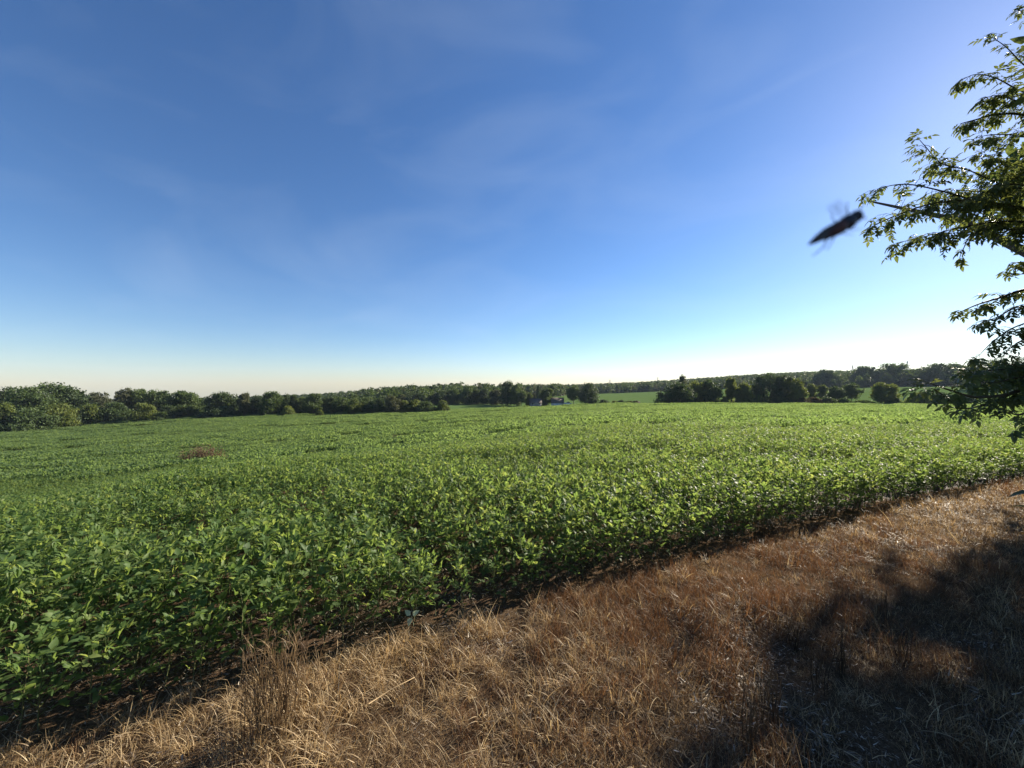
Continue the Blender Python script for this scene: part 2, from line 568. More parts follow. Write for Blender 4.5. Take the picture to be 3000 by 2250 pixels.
def crown_mesh(H, W, style, n, leaf=0.45, seed=0):
    """foliage spread over a number of lobes; uneven outline with gaps"""
    r = np.random.default_rng(seed)
    lobes = []
    if style == "round":
        nl, z0, z1 = 15, -0.08, 1.0
    elif style == "bush":
        nl, z0, z1 = 12, -0.12, 1.0
    elif style == "airy":
        nl, z0, z1 = 12, 0.20, 1.0
    elif style == "column":
        nl, z0, z1 = 9, 0.08, 1.0
    elif style == "cone":
        nl, z0, z1 = 12, 0.05, 1.0
    else:
        nl, z0, z1 = 12, 0.05, 1.0
    nl = int(nl * 1.7)
    for k in range(nl):
        t = (k + r.uniform(0.1, 0.9)) / nl
        zc = (z0 + (z1 - z0) * (0.14 + 0.76 * t)) * H
        if style == "cone":
            env = 0.5 * W * (1.03 - t) ** 0.85
        elif style == "column":
            env = 0.5 * W * (0.55 + 0.45 * math.sin(math.pi * (0.15 + 0.75 * t)))
        elif style == "bush":
            env = 0.5 * W * math.sqrt(max(0.08, 1 - t ** 2.2))
        else:
            env = 0.5 * W * math.sqrt(max(0.06, 1 - (abs(t - 0.42) / 0.66) ** 2))
        ang = r.uniform(0, 2 * math.pi)
        lr = env * r.uniform(0.30, 0.52)
        d = max(0, env - lr) * r.uniform(0.7, 1.25)
        lobes.append((d * math.cos(ang), d * math.sin(ang), zc, lr, lr, min(lr * r.uniform(0.65, 0.95), H * 0.2)))
    lobes.append((0, 0, (z0 + (z1 - z0) * .5) * H, .3 * W, .3 * W, .36 * (z1 - z0) * H))
    lobes.append((r.uniform(-.1, .1) * W, r.uniform(-.1, .1) * W, (z1 - .15) * H, .22 * W, .22 * W, .14 * H))
    w = np.array([(l[3] * l[4] + 2 * l[3] * l[5]) for l in lobes])
    w /= w.sum()
    cs, outs, tints, sizes = [], [], [], []
    for l_, wk in zip(lobes, w):
        m = max(8, int(n * wk))
        d = r.normal(size=(m, 3)); d /= np.linalg.norm(d, axis=1, keepdims=True)
        rad = np.clip(r.normal(0.74, 0.24, size=(m, 1)), 0.15, 1.2)
        # sub-clumps: pull leaves to a handful of twig ends
        kk = max(4, m // 22)
        ends = r.normal(size=(kk, 3)); ends /= np.linalg.norm(ends, axis=1, keepdims=True)
        pick = ends[r.integers(0, kk, m)]
        d = d * 0.45 + pick * 0.75
        d /= np.linalg.norm(d, axis=1, keepdims=True)
        c = np.array(l_[:3]) + d * rad * np.array(l_[3:])
        cs.append(c); outs.append(d)
        tints.append(np.clip(r.normal(0.5, 0.17, m) + r.normal(0, .10), 0, 1))
        sizes.append(leaf * r.uniform(0.6, 1.35, m))
    c, d, t, s = np.concatenate(cs), np.concatenate(outs), np.concatenate(tints), np.concatenate(sizes)
    keep = c[:, 2] > 0.02
    c, d, t, s = c[keep], d[keep], t[keep], s[keep]
    v, f = leaf_quads(c, s, d, 0.9)
    return v, f, np.repeat(t, 4), lobes


def trunk_geo(H, W, lobes, style, seed=0):
    r = random.Random(seed)
    g = Geo()
    r0 = max(0.05, H * 0.018)
    top = 0.72 * H
    pts, rad = [], []
    ox = oy = 0
    for k in range(6):
        t = k / 5
        pts.append((ox, oy, -0.2 + t * top)); rad.append(r0 * (1 - 0.75 * t) * (1.35 if k == 0 else 1))
        ox += r.uniform(-.02, .02) * H; oy += r.uniform(-.02, .02) * H
    g.tube(pts, rad, 6)
    for l_ in lobes[:-2][:8]:
        zb = max(0.12 * H, min(l_[2] * 0.62, top * .9))
        t = min(1, zb / top)
        i = min(4, int(t * 5))
        b = Vector(pts[i]).lerp(Vector(pts[i + 1]), t * 5 - i)
        e = Vector(l_[:3])
        mid = b.lerp(e, 0.5) + Vector((0, 0, 0.05 * H))
        g.tube([b, mid, e], [r0 * .5 * (1 - .5 * t), r0 * .28, r0 * .08], 4)
    return g


FOL = {"g": TREE, "y": TREE_Y, "d": TREE_D, "k": TREE_G, "b": BRUSH}


def make_tree(name, px, top, w_px, Y, style, tone, label, cat="tree", group=None, seed=0, n=None, leaf=None):
    p = on_ground(px, Y)
    ztop = EYE + (1125 - top) / F * Y
    H = max(0.8, ztop - p.z)
    W = 1.12 * w_px / F * Y
    cov = math.pi * W * H * 0.9
    leaf = leaf or (0.0026 * Y if Y < 260 else 0.0034 * Y)
    leaf = min(max(leaf, min(.55, math.sqrt(3.4 * cov / (.36 * 8500)))), 0.16 * W)
    n = n or int(min(8500, max(450, 4.6 * cov / (leaf * leaf * 0.36))))
    if style == "airy": n = int(n * 0.62)
    root = empty(name, p, random.uniform(0, 6.28))
    tag(root, label, cat, group)
    v, f, t, lobes = crown_mesh(H, W, style, n, leaf, seed)
    crown = link("crown", mesh_np("crown", v, f, FOL[tone], t), root)
    trunk_geo(H, W, lobes, style, seed).build("trunk", BARK, root)
    return root


G1 = "trees and bushes along the far left edge of the soybean field"
G2 = "trees of the wood behind the crop's middle"
G3 = "trees around the farm buildings"
G4 = "trees of the dense cluster beyond the crop"
G5 = "small trees and bushes on the far fence row"
G6 = "big trees of the wooded ridge at right"
TREES = [
    # name, px, top y, width px, Y, style, tone, label, category, group
    ("bush", 12, 1178, 80, 90, "bush", "y", "yellow-green rounded bush at the very left edge of the photo", "bush", G1),
    ("bush", 88, 1200, 118, 92, "bush", "g", "broad rounded grey-green bush low at the field edge under the tall oak-like trees", "bush", G1),
    ("tree", 18, 1131, 120, 112, "round", "d", "dark broad tree rising behind the leftmost yellow-green bush", "tree", G1),
    ("tree", 82, 1130, 110, 104, "round", "g", "pale-topped broad tree second from the left edge", "tree", G1),
    ("tree", 150, 1117, 130, 112, "round", "g", "tallest domed tree of the left tree line", "tree", G1),
    ("tree", 214, 1132, 90, 114, "round", "d", "dark right shoulder of the tall domed left clump, sloping down to the sky gap", "tree", G1),
    ("tree", 165, 1180, 95, 98, "bush", "y", "yellowish mid-height tree in front of the tallest domed tree", "tree", G1),
    ("bush", 216, 1190, 95, 103, "bush", "d", "very dark low bush right of the yellowish mid-height tree", "bush", G1),
    ("bush", 270, 1183, 78, 105, "bush", "y", "golden-tinged bush below the small distant tree in the sky gap", "bush", G1),
    ("tree", 288, 1147, 56, 135, "airy", "k", "small thin distant tree standing alone in the sky gap", "tree", G1),
    ("bush", 338, 1176, 84, 108, "bush", "g", "low green thicket left of the round light-green bush", "bush", G1),
    ("tree", 366, 1134, 52, 119, "airy", "k", "left half of the tall airy pair with sky showing between stems", "tree", G1),
    ("tree", 400, 1136, 64, 121, "airy", "g", "right half of the tall airy pair with sky showing between stems", "tree", G1),
    ("bush", 428, 1180, 66, 108, "bush", "y", "round light-green bush standing forward in the hedgerow under the airy pair", "bush", G1),
    ("tree", 460, 1141, 74, 120, "airy", "g", "airy spreading tree right of the tall airy pair", "tree", G1),
    ("bush", 474, 1204, 40, 109, "bush", "g", "small fresh green bush at the crop edge right of the round light one", "bush", G1),
    ("bush", 498, 1186, 60, 113, "bush", "d", "dark thicket below the spreading airy tree", "bush", G1),
    ("tree", 540, 1143, 88, 119, "round", "g", "dense two-humped tree in the middle of the left hedgerow", "tree", G1),
    ("tree", 592, 1171, 52, 128, "round", "d", "low dark tree filling the dip between two taller hedgerow trees", "tree", G1),
    ("tree", 652, 1151, 92, 119, "airy", "d", "broad dark tree with a bare trunk showing, right of the dip", "tree", G1),
    ("bush", 650, 1190, 96, 114, "bush", "d", "dark undergrowth bush beneath the broad tree with the bare trunk", "bush", G1),
    ("tree", 716, 1149, 36, 117, "column", "k", "narrow upright column-shaped tree of the hedgerow", "tree", G1),
    ("tree", 750, 1158, 56, 121, "round", "d", "dark tree between the column-shaped tree and the tall feathery one", "tree", G1),
    ("tree", 797, 1145, 74, 119, "round", "g", "tall feathery-topped tree right of the column-shaped tree", "tree", G1),
    ("tree", 835, 1153, 40, 124, "round", "d", "slim dark tree right behind the feathery-topped tree", "tree", G1),
    ("tree", 858, 1156, 32, 121, "cone", "d", "dark cone-shaped tree right of the feathery-topped one", "tree", G1),
    ("tree", 886, 1161, 44, 128, "round", "g", "short round tree right of the dark cone", "tree", G1),
    ("bush", 845, 1189, 40, 114, "bush", "y", "pale weeping yellow-green bush at the foot of the dark cone", "bush", G1),
    ("tree", 917, 1150, 58, 123, "round", "g", "peaked olive tree, the highest between the cone and the grey-brown round tree", "tree", G1),
    ("bush", 936, 1193, 22, 116, "bush", "y", "tiny bright yellow-green bush below the peaked olive tree", "bush", G1),
    ("tree", 962, 1160, 54, 128, "round", "d", "flat-topped dark tree right of the peaked olive tree", "tree", G1),
    ("tree", 1000, 1163, 58, 126, "round", "g", "low rounded green tree before the yellowish one", "tree", G1),
    ("tree", 1034, 1165, 48, 124, "round", "y", "yellowish tree lit along its top in the hedgerow", "tree", G1),
    ("tree", 1075, 1163, 58, 130, "round", "g", "green tree right of the yellowish lit one", "tree", G1),
    ("tree", 1104, 1166, 76, 125, "bush", "d", "darkest low tree, left of the grey-brown round tree", "tree", G1),
    ("tree", 1149, 1156, 50, 124, "round", "k", "grey-brown round tree near the hedgerow's right end", "tree", G1),
    ("bush", 1182, 1172, 44, 126, "bush", "y", "yellow bush touching the grey-brown round tree", "bush", G1),
    ("bush", 1212, 1170, 40, 127, "bush", "y", "brightest yellow bush, middle of the three at the hedgerow's end", "bush", G1),
    ("bush", 1247, 1173, 56, 125, "bush", "g", "round olive bush, last one joined to the hedgerow", "bush", G1),
    ("bush", 1277, 1190, 20, 125, "bush", "g", "tiny pale shrub in the gap before the lone round bush", "bush", G1),
    ("bush", 1299, 1172, 40, 124, "bush", "y", "lone round yellow-green bush standing apart in the field", "bush", G1),
    ("tree", 1215, 1151, 66, 200, "round", "d", "dark tree of the back wood above the yellow bushes", "tree", G2),
    ("tree", 1260, 1147, 50, 205, "round", "g", "green tree of the back wood above the round olive bush", "tree", G2),
    ("tree", 1292, 1143, 50, 203, "round", "d", "dark tree of the back wood above the lone round bush", "tree", G2),
    ("tree", 1328, 1139, 50, 206, "round", "g", "greyer tree of the back wood right of the lone bush", "tree", G2),
    ("tree", 1366, 1129, 50, 204, "round", "g", "highest humped tree of the back wood left of the tall farm tree", "tree", G2),
    ("tree", 1394, 1138, 32, 207, "round", "d", "narrow dark tree between two humps of the back wood", "tree", G2),
    ("tree", 1420, 1136, 38, 204, "round", "d", "dark rounded tree of the back wood before the pale willow-like one", "tree", G2),
    ("tree", 1452, 1139, 44, 198, "round", "k", "pale willow-like tree against the tall farm tree", "tree", G2),
    ("tree", 1487, 1113, 50, 192, "round", "d", "tallest peaked tree left of the farm house", "tree", G3),
    ("tree", 1513, 1122, 42, 188, "round", "g", "right hump of the tall clump left of the farm house", "tree", G3),
    ("tree", 1527, 1143, 34, 182, "airy", "g", "slender tree with a bare trunk right beside the farm house", "tree", G3),
    ("tree", 1549, 1149, 26, 186, "round", "y", "pale weeping tree over the farm house roof", "tree", G3),
    ("tree", 1564, 1151, 15, 225, "column", "k", "small pale narrow tree behind the farm house", "tree", G3),
    ("tree", 1577, 1130, 17, 218, "cone", "d", "dark pointed conifer behind the farm house", "tree", G3),
    ("tree", 1602, 1134, 44, 188, "round", "g", "round soft tree between the farm house and the grey shed", "tree", G3),
    ("tree", 1616, 1127, 26, 245, "round", "d", "dark tree peeping over the round soft tree left of the shed", "tree", G3),
    ("tree", 1681, 1128, 44, 192, "airy", "g", "tree on bare trunks right of the white vehicle", "tree", G3),
    ("tree", 1724, 1118, 58, 188, "round", "d", "big dark full-skirted tree at the right end of the farmyard", "tree", G3),
    ("bush", 1768, 1171, 40, 172, "bush", "d", "dark low bush right beside the farmyard's big dark tree", "bush", G5),
    ("bush", 1798, 1174, 26, 170, "bush", "y", "pale low bush between two dark ones on the fence row", "bush", G5),
    ("bush", 1818, 1172, 26, 172, "bush", "d", "small dark bush on the fence row before the brush mound", "bush", G5),
    ("bush", 1840, 1175, 34, 170, "bush", "g", "flat greyish green bush touching the brush mound", "bush", G5),
    ("bush", 1925, 1169, 10, 172, "column", "d", "tiny upright dark shrub alone in the far meadow", "bush", G5),
    ("tree", 1985, 1119, 104, 137, "bush", "d", "broad dark leftmost tree of the dense cluster, leafy to the ground", "tree", G4),
    ("tree", 2000, 1097, 30, 148, "airy", "k", "thin tree top poking up above the cluster's leftmost tree", "tree", G4),
    ("tree", 2040, 1116, 60, 142, "round", "y", "yellow-lit tree right behind the cluster's broad left tree", "tree", G4),
    ("tree", 2080, 1111, 66, 141, "round", "d", "dark tree with small trunks showing left of the gap in the cluster", "tree", G4),
    ("bush", 2124, 1161, 24, 139, "bush", "y", "small round bush in the gap of the cluster", "bush", G4),
    ("tree", 2143, 1105, 38, 143, "column", "y", "upright pale yellow tree right of the cluster's gap", "tree", G4),
    ("tree", 2180, 1119, 50, 141, "round", "y", "olive yellow tree beside the cluster's tallest dark tree", "tree", G4),
    ("tree", 2238, 1090, 92, 146, "bush", "d", "tallest and darkest tree of the cluster", "tree", G4),
    ("tree", 2292, 1095, 66, 146, "round", "d", "second tallest dark tree, right of the tallest in the cluster", "tree", G4),
    ("tree", 2328, 1108, 56, 143, "round", "y", "yellow-topped leaning tree at the cluster's right end", "tree", G4),
    ("tree", 2378, 1124, 36, 163, "airy", "y", "spindly yellow tree just right of the cluster", "tree", G5),
    ("tree", 2410, 1127, 28, 162, "column", "y", "small upright yellow tree between the spindly one and the round dark one", "tree", G5),
    ("tree", 2448, 1131, 50, 150, "round", "d", "round dark small tree on the fence row", "tree", G5),
    ("tree", 2495, 1120, 48, 153, "airy", "g", "grey-green feathery tree right of the round dark small tree", "tree", G5),
    ("tree", 2592, 1120, 64, 139, "round", "y", "lone yellowish tree standing against the far green field", "tree", G5),
    ("bush", 2690, 1147, 58, 139, "bush", "y", "yellowish bush left of the overhanging lit leaves", "bush", G5),
    ("bush", 2345, 1163, 50, 141, "bush", "b", "brown brush under the leaning yellow-topped tree", "bush", G5),
    ("bush", 2385, 1164, 50, 142, "bush", "b", "brown brush under the spindly yellow tree", "bush", G5),
    ("bush", 2425, 1163, 52, 141, "bush", "d", "dark brush under the small upright yellow tree", "bush", G5),
    ("bush", 2470, 1166, 44, 140, "bush", "d", "dark low brush at the foot of the round dark tree", "bush", G5),
    ("bush", 2530, 1172, 60, 143, "bush", "g", "low flat greenish brush left of the lone yellowish tree", "bush", G5),
    ("bush", 2618, 1164, 44, 137, "bush", "d", "dark bush at the foot of the lone yellowish tree", "bush", G5),
    ("bush", 2760, 1148, 66, 139, "bush", "d", "dark bush behind the overhanging lit leaves", "bush", G5),
    ("bush", 2830, 1152, 60, 141, "bush", "g", "green bush behind the boxelder's drooping low branch", "bush", G5),
    ("bush", 2960, 1166, 60, 139, "bush", "d", "dark low bush at the photo's right edge beyond the crop", "bush", G5),
    ("tree", 2420, 1081, 62, 350, "round", "d", "domed ridge tree above the round dark small tree", "tree", G6),
    ("tree", 2535, 1071, 66, 350, "round", "d", "domed ridge tree left of the nearest pylon's hump", "tree", G6),
    ("tree", 2615, 1062, 78, 345, "round", "g", "tall hump of the ridge wood just left of the pale pylon", "tree", G6),
    ("tree", 2690, 1078, 70, 330, "round", "d", "dark ridge tree just right of the pale pylon", "tree", G6),
    ("tree", 2755, 1064, 90, 310, "round", "d", "wide dark ridge tree above the overhanging lit leaves", "tree", G6),
    ("tree", 2800, 1062, 50, 315, "round", "g", "ridge tree before the notch of sky at right", "tree", G6),
    ("tree", 2862, 1049, 84, 225, "round", "d", "large near ridge tree right of the notch of sky", "tree", G6),
    ("tree", 2930, 1046, 84, 222, "round", "d", "large near ridge tree second from the photo's right edge", "tree", G6),
    ("tree", 2992, 1042, 84, 220, "round", "d", "large near ridge tree at the photo's right edge", "tree", G6),
]
for k, (nm, px, top, w, Y, st, tone, lab, cat, grp) in enumerate(TREES):
    make_tree(nm if nm == "tree" else "bush", px, top, w, Y, st, tone, lab, cat, grp, seed=100 + k)

# far wood, one mass
protos = []
for k in range(8):
    H = 12.5
    v, f, t, lobes = crown_mesh(H, 9.5 if k % 3 else 7.5, "round" if k != 5 else "column", 420, 1.35, 900 + k)
    protos.append(mesh_np("woodland_crown", v, f, [TREE, TREE_D, TREE, TREE_D, TREE_G, TREE, TREE_D, TREE][k], t))


pts = []
for Y0 in np.concatenate([np.arange(150, 560, 6.5), np.arange(560, 1000, 11)]):
    step = 6.5 if Y0 < 560 else 10
    xs = np.arange(-1.6 * Y0, 1.6 * Y0, step)
    x = xs + rng.uniform(-3, 3, len(xs)); y = Y0 + rng.uniform(-3, 3, len(xs))
    ws = wood_start(x / y)
    ok = (y > ws) & ((y < ws + 90) | (y > 380)) & (rng.random(len(x)) < 0.92)
    pts.append(np.stack([x[ok], y[ok]], 1))
pts = np.concatenate(pts)
n = len(pts)
s = rng.uniform(0.62, 1.16, n) * np.where(pts[:, 1] < 240, 0.86, 1.0)
s = s * np.interp(pts[:, 0] / pts[:, 1], [-.5, -.3], [.52, .9])
tag(instancer("far_woods", np.column_stack([pts, ground(pts[:, 0], pts[:, 1]) - 0.8]),
              np.column_stack([rng.normal(0, .04, n), rng.normal(0, .04, n), rng.uniform(0, 6.28, n)]),
              np.column_stack([s * rng.uniform(.9, 1.2, n), s * rng.uniform(.9, 1.2, n), s]), rng.integers(0, 8, n), protos),
    "far-off wood covering the low hills along the horizon", "woods", kind="stuff")

UNDER = []
for k in range(5):
    v, f, t, lobes = crown_mesh(3.6, 4.6, "bush", 420, .5, 950 + k)
    UNDER.append(mesh_np("thicket", v, f, [TREE, TREE_D, TREE_D, TREE, TREE_Y][k], t))
up_ = []
for px in np.arange(-120, 1262, 13):
    u = (px - 1500) / F
    for dy in (2, 7, 13):
        up_.append((u * 1.0, float(far_limit(u)) + dy - 3 + rng.uniform(-1.5, 1.5)))
for px in np.arange(1965, 2330, 15):
    u = (px - 1500) / F
    for dy in (3, 9):
        if not (2108 < px < 2135): up_.append((u, 139 + dy + rng.uniform(-1.5, 1.5)))
up_ = np.array(up_)
ux, uy = up_[:, 0] * up_[:, 1] + rng.normal(0, .8, len(up_)), up_[:, 1]
n = len(ux)
s = rng.uniform(.6, 1.15, n)
tag(instancer("hedgerow_undergrowth", np.column_stack([ux, uy, ground(ux, uy) - .1]), np.column_stack([np.zeros(n), np.zeros(n), rng.uniform(0, 6.28, n)]), np.column_stack([s, s, s * rng.uniform(.7, 1.1, n)]), rng.integers(0, 5, n), UNDER),
    "dark thicket filling the space under the hedgerow trees", "undergrowth", kind="stuff")

# ------------------------------------------------------------------ farm buildings, vehicle, mound, pylons
ROOF = plain_mat("grey_shingle_roof", (.140, .122, .104), colour2=(.10, .088, .075), scale=1.5, rough=0.95, spec=0.05)
ROOF2 = plain_mat("brown_grey_roof", (.17, .145, .125), colour2=(.12, .105, .092), scale=1.2, rough=0.95, spec=0.05)
WALLW = plain_mat("white_siding", (.72, .72, .70), colour2=(.60, .60, .58), scale=2, rough=0.6)
WALLG = plain_mat("grey_siding", (.30, .29, .27), colour2=(.24, .23, .22), scale=2, rough=0.7)
GLASSD = plain_mat("dark_window", (.02, .022, .025), rough=0.15, spec=0.6)


def gable(root, L, D, Hw, Hr, wall_mat, roof_mat, over=0.3):
    g = Geo()   # walls with gables
    x, y = L / 2, D / 2
    v = [(-x, -y, 0), (x, -y, 0), (x, y, 0), (-x, y, 0), (-x, -y, Hw), (x, -y, Hw), (x, y, Hw), (-x, y, Hw), (-x, 0, Hw + Hr), (x, 0, Hw + Hr)]
    f = [(0, 1, 5), (0, 5, 4), (1, 2, 6), (1, 6, 5), (2, 3, 7), (2, 7, 6), (3, 0, 4), (3, 4, 7), (4, 8, 7), (5, 6, 9)]
    g.add(v, f)
    g.build("wall", wall_mat, root)
    for sy in (-1, 1):
        r = Geo()
        t = 0.14
        k = Hr / y
        xo, yo = x + over, y + over
        top, bot = Hw + Hr + 0.02, Hw - k * over + 0.02
        v = [(-xo, sy * yo, bot), (xo, sy * yo, bot), (xo, sy * 0.003, top), (-xo, sy * 0.003, top)]
        v += [(a, b, c + t) for a, b, c in v]
        r.add(v, [(0, 1, 2), (0, 2, 3), (4, 6, 5), (4, 7, 6), (0, 4, 5), (0, 5, 1), (1, 5, 6), (1, 6, 2), (2, 6, 7), (2, 7, 3), (3, 7, 4), (3, 4, 0)])
        r.build("roof", roof_mat, root)


p = on_ground(1633, 186)
shed = empty("shed", (p.x, p.y, p.z + .25), R(-4))
tag(shed, "long low shed with a plain grey roof slope facing the crop", "shed")
gable(shed, 5.8, 5.4, 1.15, 2.35, WALLW, ROOF, 0.2)
for dx in (-1.3, 1.5):
    v = Geo(); v.box((dx, -1.7, 2.28), (.22, .22, .35)); v.build("roof_vent", GLASSD, shed)
p = on_ground(1568, 184)
house = empty("house", (p.x, p.y, p.z + .1), R(4))
tag(house, "low brownish-roofed farm house half hidden under trees", "house")
gable(house, 5.2, 6.0, 1.4, 1.9, WALLG, ROOF2, 0.3)
arch = Geo()
ap = [(1.05 * math.cos(math.pi * k / 8), -3.35, 1.25 * math.sin(math.pi * k / 8) + 0.2) for k in range(9)]
arch.tube(ap, [0.16] * 9, 6)
arch.build("arch", WALLG, house)
for dx in (-1.6, 1.7):
    w = Geo(); w.box((dx, -3.02, .95), (.8, .05, .6)); wo = w.build("window", GLASSD, house)
    fr = Geo()
    for c, s_ in (((dx, -3.05, 1.29), (.96, .07, .08)), ((dx, -3.05, .61), (.96, .07, .08)), ((dx - .44, -3.05, .95), (.08, .066, .6)), ((dx + .44, -3.05, .95), (.08, .066, .6))):
        fr.box(c, s_)
    fr.build("frame", WALLW, wo)

p = on_ground(1663, 183)
truck = empty("pickup_truck", (p.x, p.y, p.z + 0.35), R(8))
tag(truck, "small white vehicle with a dark cab parked beside the grey shed", "vehicle")
WHITE = plain_mat("white_paint", (.78, .78, .77), rough=0.35, spec=0.5, noise=.08)
TYRE = plain_mat("tyre_rubber", (.02, .02, .02), rough=0.9)
g = Geo()
prof = [(-1.75, .45), (-1.75, .95), (-.25, .98), (.95, .98), (1.7, .85), (1.75, .45)]
pv = [(x, y, z) for y in (-.8, .8) for x, z in prof]
k6 = len(prof)
pf = [(0, i, i + 1) for i in range(1, k6 - 1)] + [(k6, k6 + i + 1, k6 + i) for i in range(1, k6 - 1)]
for i in range(k6):
    j = (i + 1) % k6
    pf += [(i, j, k6 + j), (i, k6 + j, k6 + i)]
g.add(pv, pf); g.build("body", WHITE, truck)
g = Geo()
prof = [(-.3, .985), (-.15, 1.5), (.55, 1.52), (.98, .985)]
pv = [(x, y, z) for y in (-.72, .72) for x, z in prof]
pf = [(0, 1, 2), (0, 2, 3), (4, 6, 5), (4, 7, 6)] + [t for i in range(4) for t in ((i, (i + 1) % 4, 4 + (i + 1) % 4), (i, 4 + (i + 1) % 4, 4 + i))]
g.add(pv, pf); g.build("cab", GLASSD, truck)
for sx in (-1.1, 1.1):
    for sy in (-.72, .72):
        g = Geo(); g.tube([(sx, sy - .1, .33), (sx, sy + .1, .33)], [.33, .33], 12); g.build("wheel", TYRE, truck)

# brush mound on the fence row
p = on_ground(1862, 168)
g = Geo()
nn = 420
d = rng.normal(size=(nn, 3)); d /= np.linalg.norm(d, axis=1, keepdims=True); d[:, 2] = np.abs(d[:, 2])
c = d * np.array([2.5, 1.6, 1.75]) * rng.uniform(.7, 1.05, (nn, 1))
c[:, 0] *= np.where(c[:, 0] < 0, 1.25, 0.9)
v, f = leaf_quads(c, rng.uniform(.35, .75, nn), d, 1.2)
g.add(v, f, np.repeat(rng.uniform(0, .55, nn), 4))
core = [(2.0 * a * (1.2 if a < 0 else .9), 1.2 * b, h) for a, b, h in ((-1, -1, 0), (1, -1, 0), (1, 1, 0), (-1, 1, 0), (-.4, -.6, 1.45), (.9, -.7, 1.5), (.9, .7, 1.5), (-.4, .6, 1.45))]
g.add(core, [(0, 1, 5), (0, 5, 4), (1, 2, 6), (1, 6, 5), (2, 3, 7), (2, 7, 6), (3, 0, 4), (3, 4, 7), (4, 5, 6), (4, 6, 7)], .15)
o = g.build("brush_mound", BRUSH, None, False, p)
tag(o, "flat-topped dark mound of brush on the fence row before the far meadow", "brush pile")

STEEL = plain_mat("galvanised_steel", (.34, .35, .36), rough=0.5, metal=0.6, noise=.2)


def pylon(px, top, Y, label):
    p = on_ground(px, Y)
    H = EYE + (1125 - top) / F * Y - p.z
    root = empty("power_pylon", p, R(20))
    tag(root, label, "pylon", "power line pylons on the horizon")
    g = Geo()
    b = H * 0.085
    lv = np.linspace(0, 1, 8)
    wd = lambda t: b * (1 - 0.82 * t)
    th_ = max(0.16, 0.00022 * Y)
    for sx in (-1, 1):
        for sy in (-1, 1):
            g.tube([(sx * b, sy * b, 0), (sx * b * .18, sy * b * .18, H)], [th_ * 1.3, th_ * .9], 4)
    for i in range(7):
        w0, w1 = wd(lv[i]), wd(lv[i + 1])
        z0, z1 = lv[i] * H, lv[i + 1] * H
        for (ax, ay, bx, by) in ((-1, -1, 1, -1), (1, -1, 1, 1), (1, 1, -1, 1), (-1, 1, -1, -1)):
            g.tube([(ax * w0, ay * w0, z0), (bx * w1, by * w1, z1)], [th_ * .6] * 2, 4)
            g.tube([(bx * w0, by * w0, z0), (ax * w1, ay * w1, z1)], [th_ * .6] * 2, 4)
    g.build("lattice", STEEL, root)
    for t in (0.66, 0.79, 0.91):
        a = Geo(); L = H * (.17 if t < .8 else .13)
        w = wd(t)
        a.tube([(-L, 0, t * H), (0, 0, t * H + .02 * H), (L, 0, t * H)], [th_ * .6, th_, th_ * .6], 4)
        a.tube([(-L, 0, t * H), (-w, 0, t * H - .03 * H)], [th_ * .5] * 2, 4)
        a.tube([(L, 0, t * H), (w, 0, t * H - .03 * H)], [th_ * .5] * 2, 4)
        a.build("crossarm", STEEL, root)


pylon(1787, 1112, 950, "small faint pylon on the horizon above the farmyard's big dark tree")
pylon(1927, 1105, 880, "faint pylon on the horizon left of the dense tree cluster")
pylon(2498, 1070, 620, "thin faint pylon tip above the ridge wood, left of the taller hump")
pylon(2658, 1058, 560, "clearest pale pylon standing in the dip of the ridge wood at right")

# ------------------------------------------------------------------ soybean plants
def leaflet(g, base, direc, up, L, W, fold, tint):
    """ovate pointed leaflet, folded along its midrib: 9 verts, 10 tris"""
    d = Vector(direc).normalized()
    s = d.cross(Vector(up))
    if s.length < 1e-4: s = d.cross(Vector((1, 0, 0)))
    s.normalize()
    nrm = s.cross(d).normalized()
    b = Vector(base)
    droop = [0, .02, 0, -.10]
    mid = [b, b + d * L * .33 + nrm * L * .03, b + d * L * .70 + nrm * L * .0, b + d * L - nrm * L * .10]
    f_ = math.sin(fold)
    c_ = math.cos(fold)
    side = []
    for sg in (-1, 1):
        side.append([mid[1] + s * sg * W * .5 * c_ + nrm * W * .5 * f_ - d * L * .05, mid[2] + s * sg * W * .34 * c_ + nrm * W * .34 * f_ - d * L * .05])
    vs = mid + side[0] + side[1]      # 0..3 mid, 4,5 left, 6,7 right
    fs = [(0, 1, 4), (1, 5, 4), (1, 2, 5), (2, 3, 5), (0, 6, 1), (1, 6, 7), (1, 7, 2), (2, 7, 3)]
    g.add([tuple(v) for v in vs], fs, tint)


